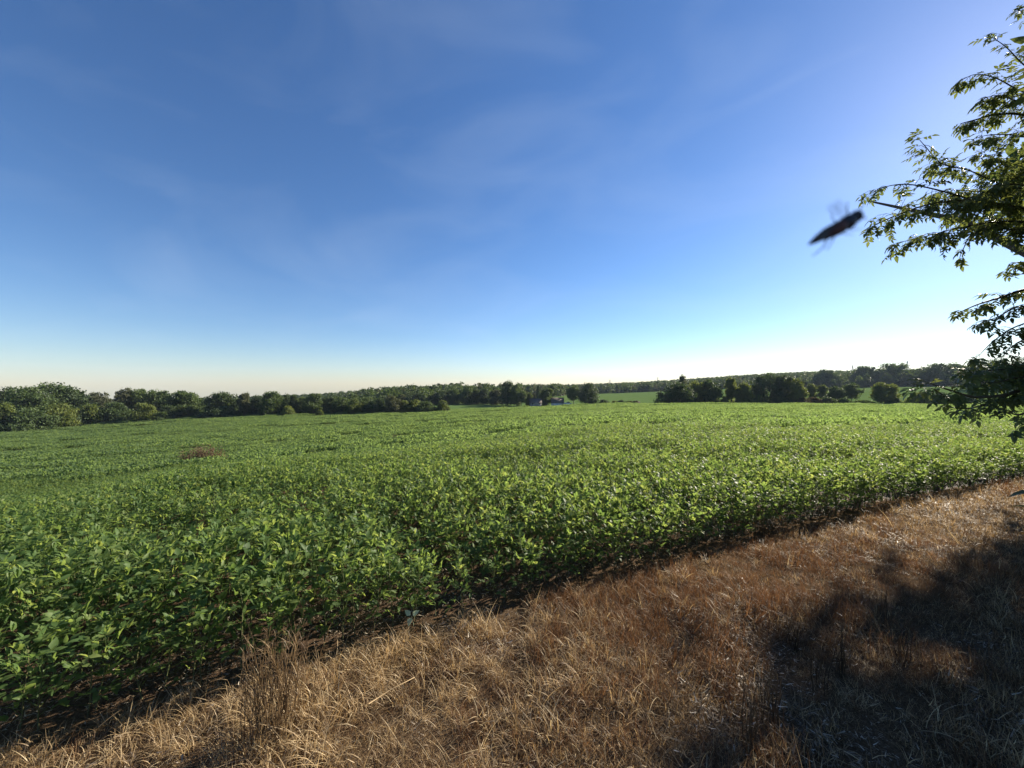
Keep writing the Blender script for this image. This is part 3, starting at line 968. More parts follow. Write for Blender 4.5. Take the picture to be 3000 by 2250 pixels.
def trifoliate(seed, size=1.0, pet=None):
    """a long-stalked soybean leaf of three leaflets, stalk along +X and up"""
    r = random.Random(seed)
    g = Geo()
    el = R(r.uniform(35, 72))
    PL = pet or r.uniform(.17, .29)
    tip = Vector((PL * math.cos(el), 0, PL * math.sin(el)))
    g.tube([(0, 0, 0), tuple(tip * .55 + Vector((0, 0, .012))), tuple(tip)], [.0022, .0018, .0016], 3, .55, False)
    pitch = R(r.choice([r.uniform(35, 85), r.uniform(25, 80), r.uniform(-20, 35), r.uniform(5, 65)]))
    tw = r.uniform(-.5, .5)
    t0 = r.uniform(.80, .92) if r.random() < .06 else r.uniform(.25, .76)
    fwd = Vector((math.cos(pitch), 0, math.sin(pitch)))
    upv = Vector((-math.sin(pitch), tw, math.cos(pitch)))
    st = tip + fwd * .022
    g.tube([tuple(tip), tuple(st)], [.0015, .0013], 3, .55, False)
    L = size * r.uniform(.095, .130)
    leaflet(g, st, fwd, upv, L, L * r.uniform(.50, .62), R(r.uniform(5, 26)), t0 + r.uniform(-.06, .06))
    for sg in (-1, 1):
        p2 = pitch * .8 + R(r.uniform(-30, 30))
        yaw = sg * R(r.uniform(55, 95))
        d = Vector((math.cos(yaw) * math.cos(p2), math.sin(yaw) * math.cos(p2), math.sin(p2)))
        u2 = Vector((-math.sin(p2), r.uniform(-.4, .4), math.cos(p2) + .2))
        L2 = L * r.uniform(.8, .97)
        leaflet(g, tip, d, u2, L2, L2 * r.uniform(.52, .64), R(r.uniform(5, 28)), t0 + r.uniform(-.1, .1))
    return g


NLEAF = 20
LEAVES = [trifoliate(k) for k in range(NLEAF)]
LEAF_MESH = [g.mesh("soybean_leaf", SOY) for g in LEAVES]


def plant_plan(seed, lo=.07, nodes=27):
    r = random.Random(seed)
    h = r.uniform(.43, .53)
    stem = [(0, 0, -.05)]
    x = y = 0
    for k in range(1, 6):
        x += r.uniform(-.012, .012); y += r.uniform(-.012, .012)
        stem.append((x, y, h * k / 5))
    leaves = []
    ang = r.uniform(0, 6.28)
    for k in range(nodes):
        t = k / (nodes - 1)
        z = lo + (h - lo) * t ** .85
        ang += R(137) + r.uniform(-.5, .5)
        i = min(4, int(z / h * 5))
        bx, by = stem[i + 1][0], stem[i + 1][1]
        sc = r.uniform(.48, .74) * (1.0 if t < .85 else .85)
        M = Matrix.Translation((bx, by, z)) @ Matrix.Rotation(ang, 4, "Z") @ Matrix.Rotation(R(r.uniform(-18, 22)) + (R(12) if t < .3 else 0), 4, "Y") @ Matrix.Scale(sc, 4)
        leaves.append((r.randrange(NLEAF), M))
    return stem, leaves


PLANS = [plant_plan(50 + k) for k in range(8)]
STEM_MESH = []
for stem, _ in PLANS:
    g = Geo()
    g.tube(stem, [.0055, .005, .0045, .004, .003, .002], 5)
    STEM_MESH.append(g.mesh("stem", STEM))
FOLIAGE_MESH, WHOLE_MESH = [], []
for (stem, leaves), sm in zip(PLANS, STEM_MESH):
    g = Geo()
    for li, M in leaves:
        v, f, t = LEAVES[li].arrays()
        v = np.c_[v, np.ones(len(v))] @ np.array(M).T
        g.add(v[:, :3], f, t)
    FOLIAGE_MESH.append(g.mesh("foliage", SOY))
    g.tube(stem, [.0055, .005, .0045, .004, .003, .002], 4, .5)
    WHOLE_MESH.append(g.mesh("soybean", SOY))

# plant positions: rows run along the crop edge
ROW = 0.40
rows = []
A = math.atan2(0.457, 1.0)
for rix in range(0, 90):
    spacing = 0.135 if rix < 10 else 0.18
    xs = np.arange(-46, 46, spacing)
    xs = xs + rng.uniform(-.05, .05, len(xs))
    off = -0.11 + rix * ROW
    x = xs - off * math.sin(A) + rng.normal(0, .035, len(xs))
    y = edge_y(xs) + off * math.cos(A) / 1.0 * 1.0 + rng.normal(0, .03, len(xs)) + off * 0.0
    rows.append(np.stack([x, y, np.full(len(x), rix)], 1))
P = np.concatenate(rows)
uP = P[:, 0] / np.maximum(P[:, 1], .3)
P = P[(P[:, 1] > 0.5) & (P[:, 1] < 27) & (np.abs(uP) < 1.65)]
hollow = fbm(P[:, 0] * .42 + 4, P[:, 1] * .75, 21, 3)
hgt = 0.84 + 1.7 * np.clip(hollow - .36, -.3, .3) + rng.normal(0, .08, len(P))
hgt = np.clip(hgt, .5, 1.2)
keep = rng.random(len(P)) > np.clip((.42 - hollow) * 3.2, 0, .75)
P, hgt = P[keep], hgt[keep]
hgt *= np.where(P[:, 2] == 0, 1.0, 1.06)
zP = ground(P[:, 0], P[:, 1])
# which ones show largest: nearest in view, front row first
pxs = 1500 + F * P[:, 0] / P[:, 1]
pys = 1125 - F * (zP + .5 * hgt - EYE) / P[:, 1]
inview = (pxs > -30) & (pxs < 3030) & (pys < 2300)
score = P[:, 1] + P[:, 2] * 0.35 + np.where(inview, 0, 1e4)
order = np.argsort(score)
single = order[:300]
rest = np.setdiff1d(np.arange(len(P)), single)
SECTIONS = [(650, "left of the dry stalk bundle"), (960, "behind the dry stalk bundle"), (1340, "behind the pale leaf"),
            (1750, "before the reddish grass"), (2250, "along the reddish grass"), (9999, "near the verge's far end")]


def soy_label(px, row):
    where = [w for lim, w in SECTIONS if px < lim][0]
    if row == 0:
        return "front-row soybean plant " + where + ", its bare stem showing", "front-row soybean plants " + where
    if row <= 2:
        return "second or third row soybean plant " + where, "second and third row soybean plants " + where
    return "soybean plant deep in the crop " + where + ", only top showing", "deeper soybean plants " + where


for rank, q in enumerate(single):
    k = int(rng.integers(0, len(PLANS)))
    front = P[q, 2] == 0
    root = empty("soybean_plant", (P[q, 0], P[q, 1], zP[q]), rng.uniform(0, 6.28))
    root.rotation_euler = (rng.normal(0, .07), rng.normal(0, .07), rng.uniform(0, 6.28))
    s = float(hgt[q])
    root.scale = (s * .5 + .5, s * .5 + .5, s)
    lab_, grp_ = soy_label(pxs[q], P[q, 2])
    tag(root, lab_, "soybean plant", grp_)
    link("stem", STEM_MESH[k], root)
    if rank < 60:
        for li, M in PLANS[k][1]:
            lf = link("leaf", LEAF_MESH[li], root)
            lf.matrix_local = M
    else:
        tag(link("foliage", FOLIAGE_MESH[k], root), kind="stuff")

n = len(rest)
hs = hgt[rest]
eul = np.column_stack([rng.normal(0, .09, n), rng.normal(0, .09, n), rng.uniform(0, 6.28, n)])
wide = np.where(P[rest, 1] > 12, 1.12, 1.0)
tag(instancer("soybean_rows", np.column_stack([P[rest, 0], P[rest, 1], zP[rest]]), eul, np.column_stack([wide, wide, hs]), rng.integers(0, len(PLANS), n), WHOLE_MESH),
    "dense green soybean crop of the near field, leaves lit from behind", "crop", kind="stuff")

# far crop: canopy patches
PATCH = []
PS = 3.0
for k in range(6):
    r = np.random.default_rng(400 + k)
    m = 1500
    c = np.stack([r.uniform(-PS / 2 - .1, PS / 2 + .1, m), r.uniform(-PS / 2 - .1, PS / 2 + .1, m), np.zeros(m)], 1)
    rowp = np.cos((c[:, 1] + PS / 2) / PS * 2 * np.pi * 6)
    hh = .50 + .07 * rowp + .30 * (fbm(c[:, 0] * .9 + k * 9, c[:, 1] * 2.4, 50 + k, 2) - .5)
    c[:, 2] = hh + r.uniform(-.17, .1, m)
    up = np.tile([0, 0, 1.0], (m, 1))
    v, f = leaf_quads(c, r.uniform(.11, .19, m), up, 0.75, 0.75)
    PATCH.append(mesh_np("canopy_patch", v, f, SOY_FAR, np.repeat(np.clip(r.normal(.5, .17, m), 0, 1), 4)))
ca, sa = math.cos(A), math.sin(A)
g1 = np.arange(-290, 290, 2.7)
GX, GY = np.meshgrid(g1, g1)
fx = (GX * ca - GY * sa).ravel()
fy = (GX * sa + GY * ca).ravel()
uf = fx / np.maximum(fy, .5)
ok = (fy > 24.5) & (fy < far_limit(uf)) & (np.abs(uf) < 1.6) & (in_crop(fx, fy) > 1.6)
# a bare brown patch in the far slope
fx, fy = fx[ok], fy[ok]
bp = on_ground(1110, 38)
gap = (np.hypot((fx - bp.x) / 3.2, (fy - bp.y) / 1.6) < 1)
streak = fbm(fx * .09, fy * .35, 77, 3)
ok = ~gap & (rng.random(len(fx)) > np.clip((.30 - streak) * 2, 0, .3))
fx, fy = fx[ok], fy[ok]
n = len(fx)
yaw = A + rng.integers(0, 2, n) * math.pi + rng.normal(0, .03, n)
ru, rv = fx * ca + fy * sa, -fx * sa + fy * ca
sz = np.clip(.92 + 1.5 * (fbm(ru * .07, rv * .33, 31, 3) - .48) + rng.normal(0, .14, n), .45, 1.5)
tag(instancer("soybean_canopy", np.column_stack([fx, fy, ground(fx, fy) + .02]), slope_euler(fx, fy, yaw, 1.5), np.column_stack([np.ones(n), np.ones(n), sz]), rng.integers(0, 6, n), PATCH),
    "soybean crop covering the far slopes of the field as one green sheet", "crop", kind="stuff")

# ------------------------------------------------------------------ dried weeds in the crop
def weed_clump(name, px, top, w_px, Y, label, n=70, seed=3, mat=WEED, depth=.5):
    r = np.random.default_rng(seed)
    p = on_ground(px, Y)
    W = w_px / F * Y
    H = EYE + (1125 - top) / F * Y - p.z
    g = Geo()
    for k in range(n):
        x, y = r.uniform(-.5, .5) * W, r.uniform(-.5, .5) * W * depth
        z0 = float(ground(p.x + x, p.y + y)) - p.z
        h = H * r.uniform(.6, 1.0) * math.sqrt(max(.2, 1 - (abs(x) / (W * .55)) ** 2)) - z0 * .5
        lx, ly = r.normal(0, .12), r.normal(0, .12)
        st = [(x, y, z0), (x + lx * .4, y + ly * .4, z0 + h * .55), (x + lx, y + ly, z0 + h)]
        g.tube(st, [.012, .009, .005], 4, .3)
        m = 26
        t = r.uniform(.25, 1.0, m)
        c = np.array(st[0]) * (1 - t)[:, None] + np.array(st[2]) * t[:, None] + r.normal(0, .085, (m, 3))
        v, f = leaf_quads(c, r.uniform(.05, .13, m), np.tile([0, 0, 1.0], (m, 1)), .2)
        g.add(v, f, np.repeat(np.clip(r.normal(.5, .25, m), 0, 1), 4))
    o = g.build(name, mat, None, False, p)
    tag(o, label, "weeds")
    return o


weed_clump("dried_weed_clump", 592, 1298, 112, 29, "reddish-brown clump of dried weeds standing in the green crop", 120, 3)
weed_clump("dried_weed_clump", 1095, 1284, 70, 37, "faint brown patch of withered weeds on the far slope of the crop", 46, 5, WEED, .3)
weed_clump("dried_weed_clump", 1150, 1275, 46, 40, "small brown weed tuft right of the faint brown patch", 22, 6, WEED, .4)

# ------------------------------------------------------------------ dry grass verge
def blade(g, base, ang, h, w, lean, curl, tint, segs=3):
    """one tapered, bending blade"""
    c, s = math.cos(ang), math.sin(ang)
    pts = []
    x = z = 0.0
    a = lean
    for k in range(segs + 1):
        pts.append((x, z, w * (1 - (k / segs) ** 1.6) + .0004))
        x += math.sin(a) * h / segs
        z += math.cos(a) * h / segs
        a += curl / segs
    vs = []
    for x, z, ww in pts:
        z = max(z, .003)
        vs += [(base[0] + c * x - s * ww / 2, base[1] + s * x + c * ww / 2, base[2] + z), (base[0] + c * x + s * ww / 2, base[1] + s * x - c * ww / 2, base[2] + z)]
    fs = []
    for k in range(segs):
        q = 2 * k
        fs += [(q, q + 1, q + 3), (q, q + 3, q + 2)]
    g.add(vs, fs, tint)


def tuft(seed, kind):
    r = random.Random(seed)
    g = Geo()
    if kind == "short":
        for k in range(60):
            blade(g, (r.gauss(0, .06), r.gauss(0, .06), 0), r.uniform(0, 6.28), r.uniform(.03, .11), r.uniform(.002, .0042), r.uniform(.1, 1.3), r.uniform(-.8, 2.2), min(1, max(0, r.gauss(.42, .25))))
    elif kind == "straw":
        for k in range(46):
            blade(g, (r.gauss(0, .045), r.gauss(0, .045), 0), r.uniform(0, 6.28), r.uniform(.08, .24), r.uniform(.0025, .005), r.uniform(.05, 1.0), r.uniform(.3, 2.6), min(1, max(0, r.gauss(.66, .16))), 5)
    elif kind == "red":
        for k in range(64):
            blade(g, (r.gauss(0, .07), r.gauss(0, .07), 0), r.uniform(0, 6.28), r.uniform(.06, .19), r.uniform(.002, .0036), r.uniform(.05, .9), r.uniform(-.5, 1.6), min(1, max(0, r.gauss(.48, .22))))
    elif kind == "litter":
        for k in range(34):
            blade(g, (r.gauss(0, .09), r.gauss(0, .09), r.uniform(.0, .03)), r.uniform(0, 6.28), r.uniform(.02, .065), r.uniform(.003, .009), r.uniform(1.1, 1.6), r.uniform(-.5, .7), min(1, max(0, r.gauss(.55, .25))), 2)
    elif kind == "long":
        for k in range(7):
            blade(g, (r.gauss(0, .05), r.gauss(0, .05), 0), r.uniform(0, 6.28), r.uniform(.18, .38), r.uniform(.0025, .0045), r.uniform(.1, 1.1), r.uniform(.2, 2.2), min(1, max(0, r.gauss(.82, .12))), 6)
    return g


GT = []
for kind, mat, cnt in (("short", GRASS_MAT, 5), ("straw", GRASS_MAT, 4), ("red", RED_GRASS, 4), ("litter", LITTER, 3), ("long", GRASS_MAT, 4)):
    for k in range(cnt):
        GT.append((kind, tuft(700 + len(GT), kind).mesh("dry_tuft", mat)))
KIND_IX = {k: [i for i, (kk, _) in enumerate(GT) if kk == k] for k in ("short", "straw", "red", "litter", "long")}


def verge_points(step, ymin, ymax, xmin, xmax):
    xs, ys = np.meshgrid(np.arange(xmin, xmax, step), np.arange(ymin, ymax, step))
    x = xs.ravel() + rng.uniform(-step, step, xs.size) * .7
    y = ys.ravel() + rng.uniform(-step, step, xs.size) * .7
    u = x / np.maximum(y, .2)
    return x, y, (in_crop(x, y) < -.20 - .13 * vnoise(x * 2.3, y * 2.3, 61)) & (np.abs(u) < 1.7)


gp, gi_, gs = [], [], []
for (step, y0, y1) in ((.085, 1.5, 4.2), (.11, 4.2, 7.0), (.16, 7.0, 16.5)):
    x, y, ok = verge_points(step, y0, y1, -5, 26)
    x, y = x[ok], y[ok]
    d = -in_crop(x, y)
    u = x / y
    red = np.exp(-(((x - 2.7) / 2.4) ** 2 + ((y - 4.5 - .22 * (x - 2.7)) / 1.15) ** 2)) + .28 * (fbm(x * .8, y * .8, 11) - .35)
    straw = np.exp(-((d - .8) / .55) ** 2) * np.clip(1.5 - (x + .2) / 2.6, 0, 1.15) + .5 * (fbm(x * 1.1, y * 1.1, 14) - .45)
    bare = fbm(x * 1.5, y * 1.5, 17) + .45 * np.exp(-(((x - 2.3) / .6) ** 2 + ((y - 3.45) / .3) ** 2)) + .2 * np.exp(-(((x - 1.0) / .8) ** 2 + ((y - 2.6) / .5) ** 2))
    rr = rng.random(len(x))
    kind = np.full(len(x), 0)
    kind = np.where(rr < np.clip(straw * .62, 0, .62), 1, kind)
    r2 = rng.random(len(x))
    kind = np.where((r2 < np.clip(red * 1.0, 0, .66)), 2, kind)
    r3 = rng.random(len(x))
    kind = np.where((bare > .68) & (r3 < np.clip((bare - .62) * 3.0, 0, .75)), 3, kind)
    r4 = rng.random(len(x))
    kind = np.where(r4 < .018, 4, kind)
    kind = np.where((r4 > .965), 3, kind)
    names = ["short", "straw", "red", "litter", "long"]
    ix = np.array([random.choice(KIND_IX[names[k]]) for k in kind])
    sc = (.42 + 1.15 * fbm(x * 2.1, y * 2.1, 41, 2)) * rng.uniform(.7, 1.25, len(x)) * (1 + np.where(y > 7, .45, 0)) * np.interp(d, [.15, .55], [.38, 1.0])
    gp.append(np.stack([x, y, ground(x, y) + .05 * (fbm(x * 1.3, y * 1.3, 3) - .5)], 1)); gi_.append(ix); gs.append(sc)
gp, gi_, gs = np.concatenate(gp), np.concatenate(gi_), np.concatenate(gs)
n = len(gp)
tag(instancer("dry_grass", gp, np.column_stack([rng.normal(0, .22, n), rng.normal(0, .22, n), rng.uniform(0, 6.28, n)]), np.column_stack([gs, gs, gs * rng.uniform(.8, 1.2, n)]), gi_, [m for _, m in GT]),
    "parched brown and straw-coloured grass of the field verge", "grass", kind="stuff")

# fallen leaf litter under the front rows
lx = rng.uniform(-6, 20, 9000)
off = rng.uniform(-.10, 1.0, 9000)
ly = edge_y(lx) + off / .909
ok = (np.abs(lx / ly) < 1.6)
lx, ly = lx[ok], ly[ok]
n = len(lx)
lit_ix = KIND_IX["litter"]
sel = rng.random(n) < .35
lx, ly = lx[sel], ly[sel]; n = len(lx)
s = rng.uniform(.5, .95, n)
tag(instancer("leaf_litter", np.column_stack([lx, ly, ground(lx, ly) + .005]), np.column_stack([rng.normal(0, .1, n), rng.normal(0, .1, n), rng.uniform(0, 6.28, n)]), np.column_stack([s, s, s]), rng.integers(0, 3, n), [GT[i][1] for i in lit_ix]),
    "dry fallen leaves and stalk bits on the soil under the crop's edge", "leaf litter", kind="stuff")

# tall dry stalk bundle at the crop edge
def stalk_bundle(name, px, Y, H, W, n, label, seed, tint=(.25, .5), th=.0028, mat=GRASS_MAT, heads=True, lean=.08):
    r = random.Random(seed)
    p = on_ground(px, Y)
    g = Geo()
    for k in range(n):
        x, y = r.gauss(0, W * .3), r.gauss(0, W * .25)
        h = H * r.uniform(.6, 1.05)
        lx_, ly_ = r.gauss(0, lean) * h * 1.5 + x * .25, r.gauss(0, lean) * h * 1.5
        b = r.uniform(-.02, .02)
        t = r.uniform(*tint)
        g.tube([(x, y, -.02), (x + lx_ * .35 + b, y + ly_ * .3, h * .4), (x + lx_ * .7 - b, y + ly_ * .65, h * .75), (x + lx_, y + ly_, h)], [th, th * .9, th * .75, th * .45], 3, t, False)
        if heads:
            for q in range(7):
                zz = h * r.uniform(.45, 1.0)
                fr = zz / h
                blade(g, (x + lx_ * fr, y + ly_ * fr, zz), r.uniform(0, 6.28), r.uniform(.03, .10), .003, r.uniform(.1, 1.2), r.uniform(-.2, 1.4), min(1, t + r.uniform(-.1, .25)), 2)
    o = g.build(name, mat, None, False, p)
    tag(o, label, "dry weeds")
    return o


stalk_bundle("dry_stalk_bundle", 808, 2.50, .68, .25, 85, "upright bundle of tall dry brown stalks standing across the dark strip", 4, (.18, .42))
tag(stalk_bundle("dry_stubble", 2235, 5.95, .30, .5, 46, "low stand of dry stubble stalks at the crop's edge by the reddish grass", 9, (.2, .45)), kind="stuff")

DG = "dark dead weed stems in the shaded grass"
for k, (px, py, h, lean, lab) in enumerate([
    (2470, 1985, .42, .05, "dark dead stem with a seed head beside the pale litter patch"),
    (2390, 2010, .36, .06, "thin dark dead stem left of the one with a seed head"),
    (2585, 1830, .36, .04, "dark dead stem rising against the reddish grass at the shade's edge"),
    (2650, 1940, .40, .09, "leaning dark dead stem at the rim of the black shade"),
    (2200, 2200, .46, .07, "dense dark dead weed with pale flecks at the bottom of the photo"),
    (2260, 2120, .34, .06, "dark dead weed just behind the one with pale flecks"),
    (2330, 1900, .26, .05, "short dark dead stem above the pale litter patch"),
]):
    Y = EYE * F / (py - 1125)
    stalk_bundle("dead_weed", px, Y, h, .10, 7 if k < 4 else 11, lab, 30 + k, (0, .2), .0034, GRASS_MAT, True, lean)["group"] = DG

# a pale fallen soybean leaf lying on the strip, and a bent straw
g = Geo()
for ang, L in ((150, .085), (35, .088), (270, .09)):
    a = R(ang)
    leaflet(g, (.012 * math.cos(a), .012 * math.sin(a), .02), (math.cos(a), math.sin(a), .25), (0, 0, 1), L * .85, L * .60, R(16), .9)
g.tube([(0, 0, .02), (.03, -.05, .01), (.05, -.10, .004)], [.002, .0018, .0015], 4, .6)
PALE = leaf_mat("pale_leaf_back", [(0, (.36, .42, .25)), (1, (.46, .52, .33))], (1.1, 1.1, .9), .25, .5, .4, .1)
Y = EYE * F / (1842 - 1125)
o = g.build("fallen_leaf", PALE, None, False, on_ground(1207, Y) + Vector((0, 0, .12)))
o.rotation_euler = (R(48), 0, R(-8))
tag(o, "pale whitish three-part leaf lying on the dark strip at the crop's edge", "leaf")
g = Geo()
q0 = on_ground(1085, EYE * F / (1893 - 1125)); q1 = on_ground(1150, EYE * F / (1868 - 1125))
dv = q1 - q0
g.tube([(0, 0, .03), tuple(dv * .5 + Vector((0, 0, .055))), tuple(dv + Vector((0, 0, .05)))], [.004, .0045, .003], 5, .9)
tag(g.build("straw_stalk", GRASS_MAT, None, False, q0), "single bent straw stalk lying at the strip left of the pale leaf", "straw")
g = Geo()
q0 = on_ground(1080, EYE * F / (2105 - 1125)); q1 = on_ground(1215, EYE * F / (2040 - 1125))
dv = q1 - q0
g.tube([(0, 0, .10), tuple(dv * .5 + Vector((0, 0, .13))), tuple(dv + Vector((0, 0, .14)))], [.0035, .004, .0025], 5, .8)
tag(g.build("straw_stalk", GRASS_MAT, None, False, q0), "long straw stalk lying level across the brown grass", "straw")

# ------------------------------------------------------------------ overhanging boxelder at right
TX, TYY = 9.8, 6.5
TZ0 = float(ground(TX, TYY))
tree = empty("boxelder_tree", (0, 0, 0))
tag(tree, "boxelder tree reaching in from the right, its sprays hanging against the sky", "tree")
trunk = Geo()
tr_pts = [(TX, TYY, TZ0 - .2), (TX - .05, TYY, 1.2), (TX - .2, TYY + .05, 2.6), (TX - .15, TYY - .05, 4.2), (TX + .1, TYY + .1, 6.0), (TX, TYY, 8.2)]
trunk.tube(tr_pts, [.26, .2, .17, .13, .09, .03], 10)
trunk.build("trunk", BARK, tree)


def trunk_at(z):
    for a_, b_ in zip(tr_pts, tr_pts[1:]):
        if a_[2] <= z <= b_[2]:
            t = (z - a_[2]) / (b_[2] - a_[2])
            return Vector(a_).lerp(Vector(b_), t)
    return Vector(tr_pts[-1])


LIMBS = [  # (trunk height or None, depth at tip, pixels..., leaves per metre, twig length)
    (3.2, [(3200, 650, 5.0), (2990, 610, 4.8), (2860, 590, 4.6), (2740, 595, 4.5), (2640, 625, 4.4), (2562, 660, 4.3)], 30, .34),
    (None, [(3080, 560, 4.9), (2950, 545, 4.8), (2840, 500, 4.7), (2760, 480, 4.6), (2712, 430, 4.55), (2690, 405, 4.5)], 26, .26),
    (None, [(2860, 590, 4.6), (2760, 560, 4.5), (2660, 540, 4.4), (2590, 548, 4.3), (2552, 566, 4.3)], 18, .18),
    (None, [(3060, 650, 4.8), (2920, 650, 4.6), (2800, 670, 4.5), (2700, 695, 4.4), (2625, 712, 4.3)], 34, .24),
    (None, [(3060, 690, 4.7), (2930, 670, 4.6), (2850, 685, 4.5), (2822, 730, 4.5), (2812, 752, 4.45)], 24, .14),
    (None, [(3100, 470, 4.9), (2980, 480, 4.8), (2900, 460, 4.7), (2850, 455, 4.6)], 34, .30),
    (None, [(3080, 520, 5.2), (2960, 560, 5.1), (2850, 560, 5.0), (2770, 555, 4.9)], 40, .34),
    (None, [(3080, 610, 5.3), (2980, 640, 5.2), (2890, 640, 5.1), (2800, 630, 5.0)], 40, .34),
    (None, [(3080, 560, 4.6), (2980, 540, 4.5), (2900, 545, 4.4), (2830, 590, 4.3)], 36, .30),
    (4.6, [(3160, 400, 5.2), (3010, 340, 4.9), (2920, 335, 4.8), (2860, 350, 4.7), (2815, 362, 4.6)], 26, .22),
    (None, [(3120, 300, 5.1), (3000, 270, 4.9), (2920, 230, 4.7), (2860, 218, 4.6), (2822, 232, 4.6)], 24, .20),
    (None, [(3080, 240, 5.0), (3000, 190, 4.9), (2950, 140, 4.8), (2905, 108, 4.7)], 20, .18),
    (None, [(3080, 100, 5.0), (3020, 60, 4.9), (2985, 30, 4.8)], 16, .12),
    (None, [(3080, 330, 4.9), (2990, 300, 4.8), (2930, 280, 4.7), (2890, 285, 4.7)], 26, .20),
    (None, [(3080, 400, 4.9), (2980, 395, 4.8), (2900, 395, 4.7), (2850, 408, 4.6)], 22, .18),
    (None, [(3120, 740, 5.0), (3020, 700, 4.8), (2965, 690, 4.7), (2935, 692, 4.7)], 22, .16),
    (None, [(3100, 790, 4.9), (3020, 770, 4.8), (2975, 770, 4.7), (2955, 790, 4.7)], 20, .12),
    (2.6, [(3160, 840, 4.7), (3020, 845, 4.5), (2930, 872, 4.3), (2870, 890, 4.2), (2826, 908, 4.2)], 20, .16),
    (None, [(3080, 890, 4.5), (2980, 900, 4.4), (2920, 930, 4.3), (2860, 945, 4.2)], 24, .20),
    (None, [(3060, 930, 4.4), (2970, 960, 4.3), (2910, 1000, 4.2), (2870, 1040, 4.2)], 22, .16),
    (None, [(3060, 960, 4.4), (2990, 1000, 4.3), (2960, 1020, 4.3), (2935, 1045, 4.2)], 20, .12),
    (1.7, [(3120, 1090, 4.2), (2970, 1150, 3.8), (2885, 1163, 3.6), (2840, 1160, 3.55), (2780, 1142, 3.5), (2722, 1122, 3.5)], 20, .17),
    (None, [(3020, 1130, 3.9), (2900, 1180, 3.7), (2820, 1197, 3.6), (2775, 1168, 3.5), (2735, 1140, 3.45), (2695, 1136, 3.4)], 15, .12),
    (None, [(3080, 1080, 4.1), (2980, 1080, 3.9), (2900, 1085, 3.8), (2825, 1092, 3.7)], 34, .22),
    (None, [(3080, 1110, 4.0), (2990, 1105, 3.8), (2920, 1120, 3.7), (2870, 1120, 3.7)], 36, .20),
    (None, [(3080, 1060, 4.2), (3000, 1070, 4.0), (2940, 1065, 3.9)], 30, .18),
    (1.3, [(3140, 1190, 3.9), (3030, 1205, 3.6), (2985, 1215, 3.5), (2955, 1208, 3.5)], 9, .08),
    (None, [(3060, 1215, 3.6), (3005, 1240, 3.5), (2985, 1250, 3.5)], 9, .07),
]


def box_leaf(seed):
    """boxelder leaf: drooping stalk with five pointed leaflets"""
    r = random.Random(seed)
    g = Geo()
    PL = r.uniform(.04, .07)
    RL = r.uniform(.05, .07)
    sag = r.uniform(.2, .9)
    p0 = Vector((0, 0, 0)); p1 = Vector((PL, 0, -PL * .25 * sag)); p2 = Vector((PL + RL * .85, 0, -PL * .25 * sag - RL * .55 * sag))
    g.tube([p0, p1, p2], [.0016, .0013, .001], 3, .6, False)
    t0 = r.uniform(.25, .75)
    d = (p2 - p1).normalized()
    L = r.uniform(.07, .095)
    leaflet(g, p2, d + Vector((0, 0, -.25 * sag)), (0, r.uniform(-.3, .3), 1), L, L * .46, R(r.uniform(5, 25)), t0)
    for q, base in ((0, p1), (1, p1.lerp(p2, .6))):
        for sg in (-1, 1):
            if q == 0 and r.random() < .25: continue
            dd = d * .55 + Vector((0, sg * .85, r.uniform(-.55, .05) * sag * 1.3))
            L2 = L * r.uniform(.72, .95)
            leaflet(g, base, dd, (r.uniform(-.2, .2), r.uniform(-.3, .3), 1), L2, L2 * .44, R(r.uniform(5, 25)), t0 + r.uniform(-.12, .12))
    return g


BL = [box_leaf(300 + k) for k in range(10)]
BL_ARR = [g.arrays() for g in BL]
BL_MESH = [g.mesh("leaf", BOX) for g in BL]
leaf_recs = []    # (variant, matrix, in view?, px size)
branch_geo = []


def add_leaf(pos, direc, rr, scale=1.0):
    d = Vector(direc).normalized()
    yaw = math.atan2(d.y, d.x) + rr.uniform(-.7, .7)
    pitch = -math.asin(max(-1, min(1, d.z))) + rr.uniform(-.2, .7)
    M = Matrix.Translation(pos) @ Matrix.Rotation(yaw, 4, "Z") @ Matrix.Rotation(pitch, 4, "Y") @ Matrix.Rotation(rr.uniform(-.5, .5), 4, "X") @ Matrix.Scale(scale * rr.uniform(.72, 1.05), 4)
    leaf_recs.append((rr.randrange(10), M))


